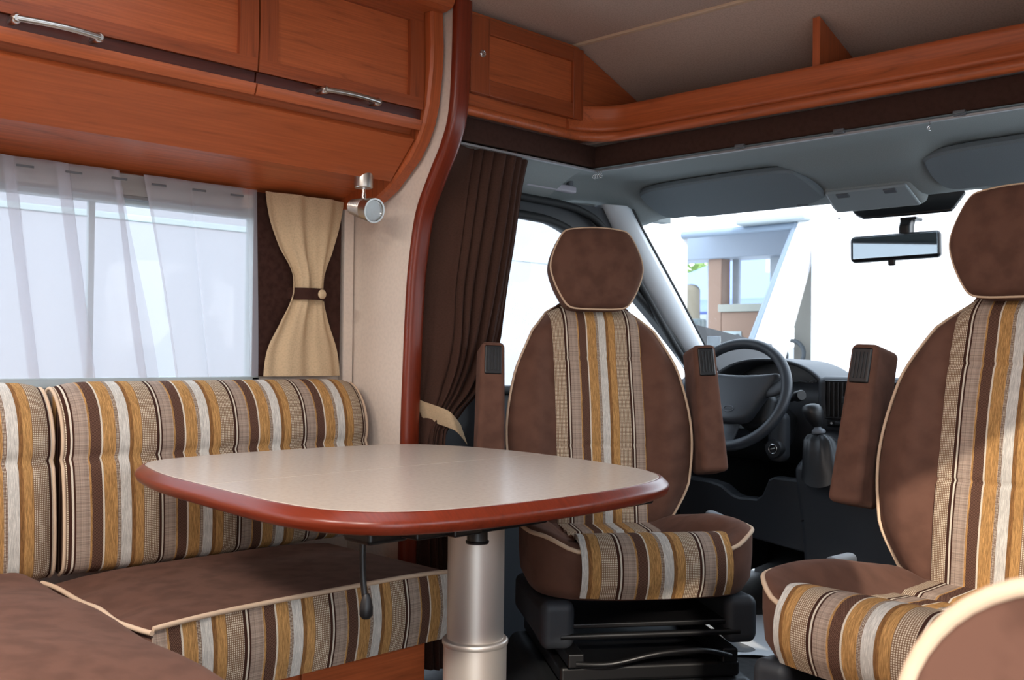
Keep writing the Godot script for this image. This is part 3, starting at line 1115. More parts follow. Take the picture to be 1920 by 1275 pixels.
# ---------------------------------------------------------------- overhead cabinet
func build_cabinet() -> void:
	var c := thing("overhead_cabinet", "cherry wood overhead cabinet with curved end above the lounge window", "cabinet", Vector3(-2.3, 1.3, -0.6))
	var o := Vector3(-2.3, 1.3, -0.6)
	var zr := -1.66    # right end of the doors
	var zl := 1.2
	# body behind the doors: profile x,y
	var prof := [Vector2(-2.30, 1.345), Vector2(-2.295, 1.357), Vector2(-2.25, 1.372), Vector2(-2.16, 1.398), Vector2(-2.095, 1.418), Vector2(-2.075, 1.44), Vector2(-2.0, 1.49), Vector2(-1.985, 1.52), Vector2(-1.98, 1.80), Vector2(-2.30, 1.80)]
	var end_prof := [Vector2(-2.30, 1.335), Vector2(-2.22, 1.338), Vector2(-2.137, 1.345), Vector2(-2.085, 1.370), Vector2(-2.039, 1.405), Vector2(-1.995, 1.440), Vector2(-1.965, 1.478), Vector2(-1.942, 1.52), Vector2(-1.928, 1.565), Vector2(-1.916, 1.65), Vector2(-1.913, 1.71), Vector2(-1.918, 1.80), Vector2(-2.30, 1.80)]
	var rel := func(a: Array) -> Array: return a.map(func(p: Vector2) -> Vector2: return p - Vector2(o.x, o.y))
	begin()
	prism(rel.call(prof), plane_xy(Vector3(0, 0, zl - o.z)), zl - zr, 0.001)
	end("body", M.cherryz, c)
	begin()
	prism(rel.call(end_prof), plane_xy(Vector3(0, 0, -1.655 - o.z)), 0.043, 0.006)
	end("end_panel", M.cherryy, c, "thick rounded end panel")
	begin()   # lower flap, a proud flat board following the slope
	var a := Vector2(-1.975, 1.485)
	var b := Vector2(-2.068, 1.390)
	var nrm := (b - a).orthogonal().normalized()
	if nrm.x < 0: nrm = -nrm
	prism(rel.call([a + nrm * 0.004, b + nrm * 0.004, b - nrm * 0.014, a - nrm * 0.014]), plane_xy(Vector3(0, 0, zl - o.z)), zl + 1.652, 0.002)
	end("lower_panel", M.cherryz, c)
	begin()   # cornice
	prism(rel.call([Vector2(-2.30, 1.795), Vector2(-1.90, 1.795), Vector2(-1.878, 1.800), Vector2(-1.868, 1.812), Vector2(-1.868, 1.824), Vector2(-2.30, 1.824)]), plane_xy(Vector3(0, 0, zl - o.z)), zl + 1.69, 0.003)
	end("cornice", M.cherryz, c)
	# doors, each slightly curved: frame of stiles and rails, panel, dark grip strip
	var dx := func(y: float) -> float: return curve([[1.49, -1.962], [1.52, -1.950], [1.56, -1.944], [1.65, -1.941], [1.80, -1.946]], y)
	for k in 2:
		var z0 := 0.0
		var z1 := 0.0
		if k == 0:
			z0 = -0.45
			z1 = -1.183
		else:
			z0 = -1.187
			z1 = -1.652
		var d := Node3D.new()
		d.name = "door"
		c.add_child(d, true)
		var board := func(za: float, zb: float, ya: float, yb: float, proud: float, th: float) -> void:
			sheet(func(u: float, v: float) -> Vector3:
				var y := lerpf(ya, yb, v)
				return Vector3(dx.call(y) + proud, y, lerpf(za, zb, u)) - o, 2, 8, th)
		begin()
		board.call(z0, z1, 1.503, 1.527, 0.004, 0.025)
		end("bottom_rail", M.cherryz, d)
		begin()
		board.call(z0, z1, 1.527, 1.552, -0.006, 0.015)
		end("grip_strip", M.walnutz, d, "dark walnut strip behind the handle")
		begin()
		board.call(z0, z1, 1.552, 1.580, 0.004, 0.025)
		end("rail", M.dark_cherryz, d)
		begin()
		board.call(z0, z1, 1.768, 1.796, 0.004, 0.025)
		end("rail", M.dark_cherryz, d)
		for s in 2:
			begin()
			if s == 0: board.call(z0, z0 - 0.045, 1.580, 1.768, 0.004, 0.025)
			else: board.call(z1 + 0.045, z1, 1.580, 1.768, 0.004, 0.025)
			end("stile", M.dark_cherryy, d)
		begin()
		board.call(z0 - 0.045, z1 + 0.045, 1.578, 1.770, -0.007, 0.01)
		end("panel", M.cherryz, d)
		# bow handle
		var hz0 := -0.680 if k == 0 else -1.348
		var hz1 := -0.830 if k == 0 else -1.498
		begin()
		var hp := []
		for i in 17:
			var u := i / 16.0
			hp.append(Vector3(-1.948 + 0.028 + 0.010 * sin(PI * u), 1.541, lerpf(hz0, hz1, u)) - o)
		tube(hp, 0.0062, 10, false, 0.75)
		for z in [hz0, hz1]:
			lathe([Vector2(0.006, 0.0), Vector2(0.008, 0.012), Vector2(0.0095, 0.028), Vector2(0.0095, 0.036), Vector2(0.006, 0.040)], 16, Transform3D(Basis(Vector3(0, 0, 1), -PI / 2), Vector3(-1.957, 1.541, z) - o))
		end("handle", M.steel, d, "brushed steel bow handle")
	# spotlight
	var s := thing("spotlight", "small brushed steel spotlight under the curved cabinet end", "spotlight", Vector3(-2.078, 1.392, -1.575))
	var big := Transform3D(Basis().scaled(Vector3(1.38, 1.38, 1.38)), Vector3.ZERO)
	begin()
	xf = big
	lathe([Vector2(0.015, -0.022), Vector2(0.0175, -0.020), Vector2(0.0175, 0.010), Vector2(0.016, 0.012)], 28)
	end("base", M.steel, s)
	begin()
	xf = big
	tube([Vector3(0, -0.02, 0), Vector3(0, -0.050, 0)], 0.0035, 10)
	tube([Vector3(0, -0.032, 0), Vector3(0, -0.040, 0)], 0.005, 10)
	end("stem", M.chrome, s)
	var dir := Vector3(1.0, -0.20, 0.02).normalized()
	var side := Vector3.UP.cross(dir).normalized()
	var T := Transform3D(Basis(side, dir, side.cross(dir)), Vector3(0.005, -0.060, 0.0))
	begin()
	var pr := [Vector2(0.004, -0.042), Vector2(0.012, -0.040)]
	for i in 7:
		pr.append(Vector2(0.0145 + 0.0009 * i, -0.036 + 0.006 * i))
		pr.append(Vector2(0.0128 + 0.0009 * i, -0.034 + 0.006 * i))
		pr.append(Vector2(0.0128 + 0.0009 * i, -0.032 + 0.006 * i))
		pr.append(Vector2(0.0148 + 0.0009 * i, -0.031 + 0.006 * i))
	pr.append_array([Vector2(0.0215, 0.014), Vector2(0.0225, 0.024), Vector2(0.0225, 0.030), Vector2(0.0195, 0.030), Vector2(0.0190, 0.024)])
	xf = big
	lathe(pr, 32, T)
	var hd := end("head", M.steel, s)
	begin()
	var facet := []
	for j in 6:
		var ring := []
		for i in 24:
			var an := -TAU * i / 24
			var r := 0.019 - 0.0032 * j
			var h := 0.026 - 0.0045 * j + (0.0008 if (i + j) % 2 else 0.0)
			ring.append(T * Vector3(cos(an) * r, h, sin(an) * r))
		facet.append(ring)
	xf = big
	loft(facet, true)
	end("reflector", M.chrome, hd)
	begin()
	xf = big
	lathe([Vector2(0.0, 0.0), Vector2(0.0190, 0.0), Vector2(0.0190, 0.001), Vector2(0.0, 0.0014)], 24, T * Transform3D(Basis(), Vector3(0, 0.0265, 0)))
	end("lens", M.lens, hd, "clear glass lamp front")

# ---------------------------------------------------------------- lounge window
func build_left_window() -> void:
	begin()
	var w := [Vector3(-2.33, 0.86, 0.25), Vector3(-2.285, 1.31, -1.42)]
	box(Vector3(-2.335, 0.86, 0.25), Vector3(-2.296, 0.885, -1.42), 0.004)
	box(Vector3(-2.335, 1.285, 0.25), Vector3(-2.296, 1.31, -1.42), 0.004)
	box(Vector3(-2.335, 0.86, -1.395), Vector3(-2.296, 1.31, -1.42), 0.004)
	box(Vector3(-2.335, 0.86, -0.985), Vector3(-2.32, 1.31, -1.0), 0.003)
	var f := structure("window_1", mat(rgb(176, 186, 188), 0.5), "grey framed lounge window")
	begin()
	box(Vector3(-2.328, 0.88, 0.24), Vector3(-2.324, 1.29, -1.40), 0.001)
	end("pane", M.glass, f)
	var bc := thing("blind_cassette", "grey blind cassette along the top of the lounge window", "blind", Vector3(-2.285, 1.322, -0.6))
	begin()
	rbox(Vector3(0, 0.004, 0.035), Vector3(0.026, 0.052, 1.57), 0.004, 2)
	end("body", mat(rgb(150, 148, 146), 0.6), bc)
	begin()
	rbox(Vector3(0.003, -0.024, 0.035), Vector3(0.026, 0.008, 1.57), 0.002, 2)
	end("lower_lip", mat(rgb(118, 118, 120), 0.6), bc)
	# sheer curtains: two panels with an uncovered gap between them
	var sh := func(za_t: float, za_b: float, zb_t: float, zb_b: float, folds: float, amp: float, x0: float, sd: float) -> void:
		grid(func(u: float, v: float) -> Vector3:
			var za := lerpf(za_b, za_t, v)
			var zb := lerpf(zb_b, zb_t, v)
			var uu := u + 0.03 * sin(u * 9.0 + sd) + 0.012 * sin(v * 3.0 + u * 14.0)
			var x := x0 + amp * (0.6 * sin(uu * folds) + 0.4 * sin(uu * folds * 2.3 + sd + v)) * (0.5 + 0.5 * (1.0 - v))
			return Vector3(x, lerpf(0.885, 1.352, v), lerpf(za, zb, clampf(uu, 0, 1)) + amp * 3.4 * sin(uu * folds * 1.15 + 0.7 * sd) * smoothstep(0.0, 0.05, u) * smoothstep(1.0, 0.95, u)), 160, 24)
	begin()
	sh.call(0.2, 0.2, -1.057, -1.135, 62.0, 0.011, -2.250, 1.0)
	var s0 := lone("sheer_curtain", M.sheer, "folded white sheer curtain covering the left part of the lounge window", "curtain", "sheer lounge curtains")
	begin()
	sh.call(-1.080, -1.168, -1.392, -1.395, 11.0, 0.006, -2.256, 2.0)
	var s1 := lone("sheer_curtain", M.sheer, "flat white sheer curtain panel next to the beige tied drape", "curtain", "sheer lounge curtains")
	for i in 14:
		begin()
		var z := 0.0 - 0.101 * i
		rbox(Vector3(-2.222 if z > -1.06 else -2.238, 1.329, z), Vector3(0.003, 0.005, 0.036), 0.001, 1)
		end("heading_hook", M.plastic_mid, s0 if z > -1.06 else s1)
	# tied beige drape on its brown backing board
	var d := thing("tied_drape", "beige hourglass drape on a brown backing with a brown band and beige button", "drape", Vector3(-2.28, 0.85, -1.53))
	begin()
	rbox(Vector3(0.0, 0.268, 0.01), Vector3(0.016, 0.466, 0.262), 0.004)
	end("backing", M.suede_dark, d, "dark brown backing cloth")
	begin()
	var wid := func(v: float) -> Array:
		# v 0 bottom .. 1 top : [left z, right z]
		return [curve([[0.0, 0.122], [0.15, 0.112], [0.3, 0.078], [0.43, 0.050], [0.50, 0.046], [0.58, 0.052], [0.7, 0.085], [0.85, 0.112], [1.0, 0.124]], v), curve([[0.0, -0.118], [0.15, -0.106], [0.3, -0.076], [0.43, -0.057], [0.5, -0.055], [0.58, -0.060], [0.7, -0.084], [0.85, -0.108], [1.0, -0.122]], v)]
	grid(func(u: float, v: float) -> Vector3:
		var lr: Array = wid.call(v)
		var pinch := 1.0 - absf(lr[0]) / 0.125
		var fold := 0.007 + 0.007 * pinch
		var x := 0.027 + 0.014 * pinch + fold * (0.7 * cos(u * TAU * 2.5 + 0.8) + 0.3 * sin(u * TAU * 5.0 + v * 2.0)) - 0.012 * pow(absf(2.0 * u - 1.0), 4.0)
		return Vector3(x, lerpf(0.035, 0.503, v), lerpf(lr[0], lr[1], u)), 60, 48)
	end("cloth", M.beige, d)
	begin()
	var bp := []
	for i in 21:
		var an := PI * i / 20.0
		bp.append(Vector3(0.004 + 0.056 * sin(an), 0.248, 0.054 * cos(an) - 0.006))
	var R := []
	for p: Vector3 in bp:
		var n := Vector3(p.x, 0, p.z * 0.6).normalized()
		R.append([p + Vector3(0, 0.015, 0), p - Vector3(0, 0.015, 0), p - Vector3(0, 0.015, 0) - n * 0.003, p + Vector3(0, 0.015, 0) - n * 0.003])
	loft(R)
	end("band", M.suede_dark, d, "brown tie band")
	begin()
	lathe([Vector2(0.0, -0.004), Vector2(0.011, -0.003), Vector2(0.0125, 0.0), Vector2(0.010, 0.004), Vector2(0.005, 0.006), Vector2(0.0, 0.0065)], 24, Transform3D(Basis(Vector3(0, 0, 1), -PI / 2), Vector3(0.063, 0.248, -0.022)))
	end("button", M.beige, d, "round beige button")
	begin()
	rbox(Vector3(-2.288, 1.10, -1.681), Vector3(0.022, 0.52, 0.032), 0.003)
	structure("trim_8", M.wallpaper, "cream strip beside the tied drape")

# ---------------------------------------------------------------- partition and mahogany edge
func build_partition() -> void:
	var cl := spline([Vector2(-2.060, 0.30), Vector2(-2.056, 0.717), Vector2(-2.048, 0.95), Vector2(-2.040, 1.10), Vector2(-2.030, 1.19), Vector2(-2.006, 1.306), Vector2(-1.958, 1.396), Vector2(-1.912, 1.471), Vector2(-1.885, 1.545), Vector2(-1.876, 1.66), Vector2(-1.872, 1.825)], 5)
	var poly := [Vector2(-2.30, 1.826), Vector2(-2.30, 0.10)]
	for p: Vector2 in cl: poly.append(p)
	begin()
	prism(poly, plane_xy(Vector3(0, 0, -1.703)), 0.028, 0.001)
	structure("wall_partition", M.wallpaper, "cream partition between lounge and cab")
	begin()
	var R := []
	for i in cl.size():
		var a: Vector2 = cl[maxi(i - 1, 0)]
		var b: Vector2 = cl[mini(i + 1, cl.size() - 1)]
		var t := (b - a).normalized()
		var n := Vector2(t.y, -t.x)
		var ring := []
		for k in 20:
			var an := TAU * k / 20
			var ca := signf(cos(an)) * pow(absf(cos(an)), 0.7)
			var sa := signf(sin(an)) * pow(absf(sin(an)), 0.7)
			var q: Vector2 = cl[i] + n * ca * 0.016
			ring.append(Vector3(q.x, q.y, -1.717 + sa * 0.026))
		R.append(ring)
	loft(R)
	structure("trim_9", M.mahoganyy, "S-curved glossy mahogany edge of the partition")

# ---------------------------------------------------------------- storage over the cab
func along(path: Array, prof: Array) -> void:
	# sweeps a profile (offset to the room side, height) along a plan path; the room lies on the right of the path
	var R := []
	for i in path.size():
		var a: Vector2 = path[maxi(i - 1, 0)]
		var b: Vector2 = path[mini(i + 1, path.size() - 1)]
		var t := (b - a).normalized()
		var n := Vector2(-t.y, t.x)
		var ring := []
		for p: Vector2 in prof:
			ring.append(Vector3(path[i].x + n.x * p.x, p.y, path[i].y + n.y * p.x))
		R.append(ring)
	loft(R, true, Vector2(1, 1), true, true)

func build_cab_storage() -> void:
	var lk := thing("side_locker", "cherry wood side locker with a small round chrome lock between partition and cab shelf", "locker", Vector3(-1.90, 1.57, -1.95))
	begin()
	prism([Vector2(-0.205, 0.0), Vector2(0.85, 0.0), Vector2(0.85, 0.02), Vector2(0.232, 0.250), Vector2(-0.205, 0.250)], plane_zy(Vector3(0, 0, 0)), 0.25, 0.001)
	end("body", M.cherryz, lk)
	var d := Node3D.new()
	d.name = "door"
	lk.add_child(d, true)
	var bar := func(n: String, z0: float, z1: float, y0: float, y1: float, proud: float, m: Material) -> void:
		begin()
		rbox(Vector3(proud / 2, (y0 + y1) / 2 - 1.57, -(z0 + z1) / 2 + 1.95), Vector3(proud, y1 - y0, absf(z1 - z0)), 0.003, 2)
		end(n, m, d)
	bar.call("stile", 1.755, 1.822, 1.608, 1.806, 0.020, M.dark_cherryy)
	bar.call("stile", 2.148, 2.190, 1.608, 1.806, 0.020, M.dark_cherryy)
	bar.call("rail", 1.822, 2.148, 1.608, 1.650, 0.0195, M.dark_cherryz)
	bar.call("rail", 1.822, 2.148, 1.766, 1.806, 0.0195, M.dark_cherryz)
	bar.call("panel", 1.822, 2.148, 1.648, 1.768, 0.012, M.cherryz)
	begin()
	lathe([Vector2(0.0105, 0.0), Vector2(0.0105, 0.003), Vector2(0.008, 0.005), Vector2(0.0075, 0.0035), Vector2(0.004, 0.0035), Vector2(0.003, 0.006), Vector2(0, 0.0065)], 24, Transform3D(Basis(Vector3(0, 0, 1), -PI / 2), Vector3(0.020, 0.141, 0.156)))
	end("lock", M.chrome, d, "round chrome lock")
	# shelf front, its moulding and the brown fascia run round the corner
	var path := [Vector2(-1.895, -1.735), Vector2(-1.895, -2.13)]
	for i in 9:
		var a := PI / 2 * i / 8
		path.append(Vector2(-1.775 - 0.12 * cos(a), -2.14 - 0.12 * sin(a)))
	path.append(Vector2(-1.0, -2.262))
	path.append(Vector2(-0.24, -2.262))
	var sh := thing("cab_shelf", "long cherry wood shelf edge across the cab opening", "shelf", Vector3(-1.9, 1.56, -2.26))
	begin()
	xf.origin = -sh.position
	along(path, [Vector2(0.0, 1.5505), Vector2(0.012, 1.548), Vector2(0.020, 1.553), Vector2(0.023, 1.562), Vector2(0.019, 1.571), Vector2(0.008, 1.576), Vector2(0.0, 1.577)])
	end("moulding", M.cherryx, sh, "rounded lower moulding")
	begin()
	xf.origin = -sh.position
	var p2 := path.slice(2)
	along(p2, [Vector2(-0.018, 1.575), Vector2(0.008, 1.575), Vector2(0.007, 1.590), Vector2(0.001, 1.602), Vector2(-0.001, 1.62), Vector2(0.002, 1.640), Vector2(0.000, 1.651), Vector2(-0.010, 1.655), Vector2(-0.018, 1.652)])
	end("front_board", M.cherryx, sh)
	begin()
	prism([Vector2(2.283, 1.58), Vector2(2.283, 1.776), Vector2(2.75, 1.603), Vector2(2.75, 1.58)], plane_zy(Vector3(-1.209, 0, 0)), 0.02, 0.001)
	lone("shelf_divider", M.cherryy, "upright tapering cherry wood divider standing on the cab shelf", "divider")
	begin()
	var sharp := [Vector2(-1.905, -1.735), Vector2(-1.905, -2.272), Vector2(-0.24, -2.272)]
	var sec := [Vector2(-0.02, 1.489), Vector2(0.0, 1.487), Vector2(0.004, 1.490), Vector2(0.004, 1.548), Vector2(-0.02, 1.549)]
	loft([sec.map(func(p: Vector2) -> Vector3: return Vector3(-1.905 + p.x, p.y, -1.735)), sec.map(func(p: Vector2) -> Vector3: return Vector3(-1.905 + p.x, p.y, -2.272 + p.x))], true, Vector2(1, 1), true, true)
	loft([sec.map(func(p: Vector2) -> Vector3: return Vector3(-1.905 + p.x, p.y, -2.272 + p.x)), sec.map(func(p: Vector2) -> Vector3: return Vector3(-0.24, p.y, -2.272 + p.x))], true, Vector2(1, 1), true, true)
	lone("fascia", M.fascia, "dark brown padded fascia board under the cherry shelf edge", "fascia")
	# curtain rail with its clips and hooks
	var r := thing("curtain_rail", "thin aluminium curtain rail below the dark brown fascia", "rail", Vector3(-1.9, 1.48, -2.27))
	begin()
	box(Vector3(0.0, -0.004, 0.000), Vector3(1.66, 0.002, -0.010), 0.001)
	box(Vector3(-0.012, -0.004, 0.53), Vector3(0.0, 0.002, -0.010), 0.001)
	end("track", M.rail, r)
	for x in [0.48, 0.75, 1.03]:
		begin()
		rbox(Vector3(x, 0.005, 0.001), Vector3(0.028, 0.012, 0.014), 0.003)
		end("clip", M.plastic_mid, r)
	for i in 5:
		begin()
		var x := 0.0 + 0.0085 * i if i < 4 else 0.965
		var pts := []
		for k in 13:
			var a := -PI * 0.5 + k / 12.0 * PI * 1.6
			pts.append(Vector3(x + 0.002 * sin(k), -0.018 - 0.006 * sin(a), 0.006 + 0.006 * cos(a)))
		tube([Vector3(x, -0.004, 0.004), Vector3(x + 0.002, -0.010, 0.005)] + pts, 0.0011, 6)
		end("hook", M.chrome, r)

func build_cab_curtain() -> void:
	var c := thing("cab_curtain", "dark brown pleated curtain gathered at the cab door by a beige tieback", "curtain", Vector3(-1.98, 0.3, -1.85))
	var o := c.position
	var right := [[0.10, -1.90], [0.50, -1.85], [0.68, -1.805], [0.755, -1.828], [0.768, -1.857], [0.806, -1.893], [0.837, -1.938], [0.91, -1.989], [0.984, -2.010], [1.06, -2.014], [1.145, -2.017], [1.233, -2.025], [1.336, -2.031], [1.409, -2.035], [1.49, -2.046]]
	begin()
	grid(func(u: float, v: float) -> Vector3:
		var y := lerpf(0.12, 1.487, v)
		var zr := curve(right, y)
		var zl := -1.748
		var uu := u + 0.03 * sin(u * 11.0)
		var z := lerpf(zl, zr, uu)
		# folds run down to the tie: crowded pleats in the middle of the top
		var k := smoothstep(0.18, 0.34, u) * (1.0 - 0.75 * smoothstep(0.72, 0.9, u))
		var g := smoothstep(1.1, 0.85, y)
		var f := 0.011 * k * sin(u * 62.0 + 1.2 * sin(v * 4.0)) + 0.014 * sin(u * 9.0 + 1.0 + v * 1.5) + 0.006 * g * sin(u * 45.0)
		f += 0.016 * smoothstep(0.2, 0.0, absf(y - 0.95) ) * sin(u * 6.0)
		var squeeze := 1.0 - 0.75 * exp(-pow((y - 0.77) / 0.06, 2.0))
		var x := -1.93 - 0.09 * clampf((1.49 - y) / 0.7, 0.0, 1.0)
		var xl := curve([[0.1, -2.085], [1.05, -2.07], [1.19, -2.055], [1.306, -2.03], [1.396, -1.985], [1.471, -1.94], [1.5, -1.93]], y)
		x = lerpf(xl, x, smoothstep(0.0, 0.3, u))
		return Vector3(x + f * squeeze, y, z + 0.004 * k * cos(u * 62.0)) - o, 220, 70)
	end("cloth", M.curtain, c)
	begin()
	var R := []
	for i in 17:
		var u := i / 16.0
		var p := Vector3(lerpf(-2.058, -1.982, smoothstep(0.0, 0.5, u)) + 0.010 * sin(PI * u), lerpf(0.806, 0.735, u), lerpf(-1.750, -1.842, u)) - o
		var up := Vector3(0, 0.026, 0.012)
		R.append([p + up, p - up, p - up - Vector3(0.003, 0, 0), p + up - Vector3(0.003, 0, 0)])
	R.reverse()
	loft(R, true, Vector2(1, 1), true, true)
	end("tieback", M.beige, c, "beige cloth tieback strap")

# ---------------------------------------------------------------- cab seats
func build_seats() -> void:
	var s := thing("captain_chair", "brown suede swivel cab seat with striped centre, the whole seat seen behind the table", "seat", Vector3(-1.508, 0.1, -1.922), deg_to_rad(54), "swivelled cab seats")
	var tab := [[-0.03, 0.10], [0.0, 0.155], [0.04, 0.196], [0.12, 0.234], [0.26, 0.247], [0.41, 0.221], [0.525, 0.169], [0.587, 0.121], [0.608, 0.09]]
	var tilt := Transform3D(Basis(Vector3.RIGHT, deg_to_rad(-11.5)), Vector3(0, 0.40, -0.20))
	var bz := func(x: float, v: float) -> float:
		var w := curve(tab, v)
		var e := clampf(absf(x) / w, 0, 1)
		var z := 0.034 * smoothstep(0.112, 0.175, absf(x)) * smoothstep(-0.05, 0.12, v) * smoothstep(0.63, 0.42, v)
		z += 0.016 * sin(PI * clampf(v / 0.587, 0, 1))
		z -= 0.045 * pow(e, 7.0)
		z -= 0.05 * pow(clampf((v - 0.526) / 0.08, 0, 1.2), 2.0)
		return z
	# backrest shell
	begin()
	xf = tilt
	var R := []
	for j in 33:
		var v := lerpf(-0.03, 0.608, j / 32.0)
		var w := curve(tab, v)
		var ring := []
		for i in 33:
			var e := sin(PI / 2 * lerpf(-1, 1, i / 32.0))
			ring.append(Vector3(e * w, v, bz.call(e * w, v)))
		for i in 15:
			var an := PI * (i + 1) / 16.0
			ring.append(Vector3(cos(an) * w * 0.97, v, -0.05 - 0.075 * pow(sin(an), 0.5) + (0.05 * pow(clampf((v - 0.526) / 0.08, 0, 1.2), 2.0))))
		R.append(ring)
	loft(R, true, Vector2(1, 1), true, true)
	var bk := end("backrest", M.suede, s)
	begin()
	xf = tilt
	sheet(func(u: float, t: float) -> Vector3:
		var v := lerpf(-0.02, 0.614, t)
		var lim := curve(tab, minf(v, 0.608)) - 0.004
		var x := lerpf(-1.0, 1.0, u) * minf(0.118, lim)
		var z: float = bz.call(x, v) + 0.010
		for cr in [0.215, 0.445]:
			z -= 0.005 * exp(-pow((v - cr) / 0.005, 2.0))
		z += 0.002 * sin(v * 24.0 + x * 18.0) - 0.006 * pow(absf(2 * u - 1), 8.0)
		return Vector3(x, v, z), 36, 110, 0.004, func(u: float, t: float, p: Vector3) -> Vector2: return Vector2(1.29 + p.x / 0.168, p.y / 0.168))
	end("striped_panel", M.stripes, bk, "striped woven fabric panel")
	begin()
	xf = tilt
	var pts := []
	for side in 2:
		for j in 31:
			var v := lerpf(0.0, 0.608, j / 30.0) if side == 0 else lerpf(0.608, 0.0, j / 30.0)
			var w := curve(tab, v)
			var x := (-w if side == 0 else w) * 0.998
			pts.append(Vector3(x, v, bz.call(x * 0.985, v) + 0.002))
	tube(pts, 0.0034, 8)
	end("piping", M.piping, bk, "beige piped seam")
	# headrest
	begin()
	var ht := tilt * Transform3D(Basis(Vector3.RIGHT, deg_to_rad(4)), Vector3(0, 0.579, 0.010))
	xf = ht
	var ol := spline([Vector2(0.078, 0.003), Vector2(0.096, 0.025), Vector2(0.116, 0.066), Vector2(0.126, 0.108), Vector2(0.116, 0.152), Vector2(0.091, 0.200), Vector2(0.062, 0.212), Vector2(0.0, 0.217), Vector2(-0.062, 0.212), Vector2(-0.091, 0.200), Vector2(-0.116, 0.152), Vector2(-0.126, 0.108), Vector2(-0.116, 0.066), Vector2(-0.096, 0.025), Vector2(-0.078, 0.003), Vector2(-0.05, -0.003), Vector2(0.0, -0.004), Vector2(0.05, -0.003)], 4, true)
	var ct := Vector2(0, 0.105)
	var HR := []
	for k in [[-0.062, 0.0], [-0.060, 0.5], [-0.054, 0.82], [-0.042, 0.95], [-0.02, 0.995], [0.012, 1.0], [0.030, 0.985], [0.042, 0.945], [0.050, 0.86], [0.055, 0.68], [0.0575, 0.4], [0.058, 0.0]]:
		var ring := []
		for p: Vector2 in ol:
			var q: Vector2 = ct + (p - ct) * maxf(k[1], 0.001)
			ring.append(Vector3(q.x, q.y, k[0]))
		HR.append(ring)
	loft(HR, true)
	var hr := end("headrest", M.suede, s, "rounded brown headrest")
	begin()
	xf = ht
	tube(ol.map(func(p: Vector2) -> Vector3: return Vector3(p.x * 0.995, ct.y + (p.y - ct.y) * 0.995, 0.028)), 0.0028, 8, true)
	end("piping", M.piping, hr, "beige piped seam")
	# seat cushion
	var plan := spline([Vector2(0.0, 0.262), Vector2(0.10, 0.258), Vector2(0.19, 0.235), Vector2(0.245, 0.175), Vector2(0.258, 0.09), Vector2(0.250, -0.02), Vector2(0.225, -0.12), Vector2(0.185, -0.20), Vector2(0.10, -0.235), Vector2(0.0, -0.24), Vector2(-0.10, -0.235), Vector2(-0.185, -0.20), Vector2(-0.225, -0.12), Vector2(-0.250, -0.02), Vector2(-0.258, 0.09), Vector2(-0.245, 0.175), Vector2(-0.19, 0.235), Vector2(-0.10, 0.258)], 4, true)
	var ytop := func(x: float, z: float) -> float:
		var y := 0.412 + 0.028 * smoothstep(0.0, 0.22, z)
		var sx0 := lerpf(0.12, 0.160, smoothstep(-0.02, 0.18, z))
		y += 0.052 * smoothstep(sx0, sx0 + 0.075, absf(x)) * (0.45 + 0.55 * exp(-pow((z - 0.02) / 0.13, 2.0)))
		return y
	begin()
	R = []
	for k in [[0.82, -0.105, 0.0], [0.93, -0.100, 0.0], [0.985, -0.080, 0.2], [1.0, -0.045, 0.6], [1.0, -0.012, 1.0], [0.985, 0.000, 1.0], [0.96, 0.005, 1.0], [0.90, 0.008, 1.0], [0.80, 0.006, 1.0], [0.68, 0.002, 1.0], [0.55, 0.0, 1.0], [0.4, 0.0, 1.0], [0.2, 0.0, 1.0], [0.001, 0.0, 1.0]]:
		var ring := []
		for p: Vector2 in plan:
			var q: Vector2 = p * k[0]
			var yy: float = ytop.call(p.x * minf(k[0], 0.97), p.y * minf(k[0], 0.97))
			ring.append(Vector3(q.x, lerpf(0.43, yy, k[2]) + k[1], q.y))
		R.append(ring)
	R.reverse()
	R.reverse()
	loft(R, true, Vector2(1, 1), true, false)
	var cu := end("seat_cushion", M.suede, s)
	begin()
	var centre := spline([Vector2(-0.20, 0.414), Vector2(-0.10, 0.412), Vector2(0.0, 0.416), Vector2(0.10, 0.436), Vector2(0.18, 0.456), Vector2(0.235, 0.455), Vector2(0.272, 0.434), Vector2(0.286, 0.402), Vector2(0.284, 0.365), Vector2(0.266, 0.331)], 8)
	var n := centre.size() - 1
	var ln := [0.0]
	for i in range(1, n + 1): ln.append(ln[i - 1] + centre[i].distance_to(centre[i - 1]))
	sheet(func(u: float, t: float) -> Vector3:
		var c: Vector2 = centre[int(round((1.0 - t) * n))]
		var hw := lerpf(0.118, 0.166, smoothstep(-0.05, 0.22, c.x))
		var e := 2.0 * u - 1.0
		var x := hw * e
		var front := smoothstep(0.20, 0.27, c.x)
		var y := c.y + 0.007
		var side: float = ytop.call(x, minf(c.x, 0.2)) - ytop.call(0.0, minf(c.x, 0.2))
		y += side * smoothstep(0.36, 0.43, c.y)
		var z := c.x + 0.004 - 0.026 * e * e * front
		for cr in [0.03, -0.08]:
			y -= 0.010 * exp(-pow((c.x - cr) / 0.012, 2.0))
		return Vector3(x, y, z), 44, n, 0.012, func(u: float, t: float, p: Vector3) -> Vector2: return Vector2(1.29 + p.x / 0.178, ln[int(round((1.0 - t) * n))] / 0.178))
	end("striped_panel", M.stripes, cu, "striped woven fabric panel rolled over the front edge")
	begin()
	pts = plan.map(func(p: Vector2) -> Vector3: return Vector3(p.x * 0.998, ytop.call(p.x * 0.97, p.y * 0.97) - 0.005, p.y * 0.998))
	tube(pts, 0.0048, 8, true)
	end("piping", M.piping, cu, "beige piped seam")
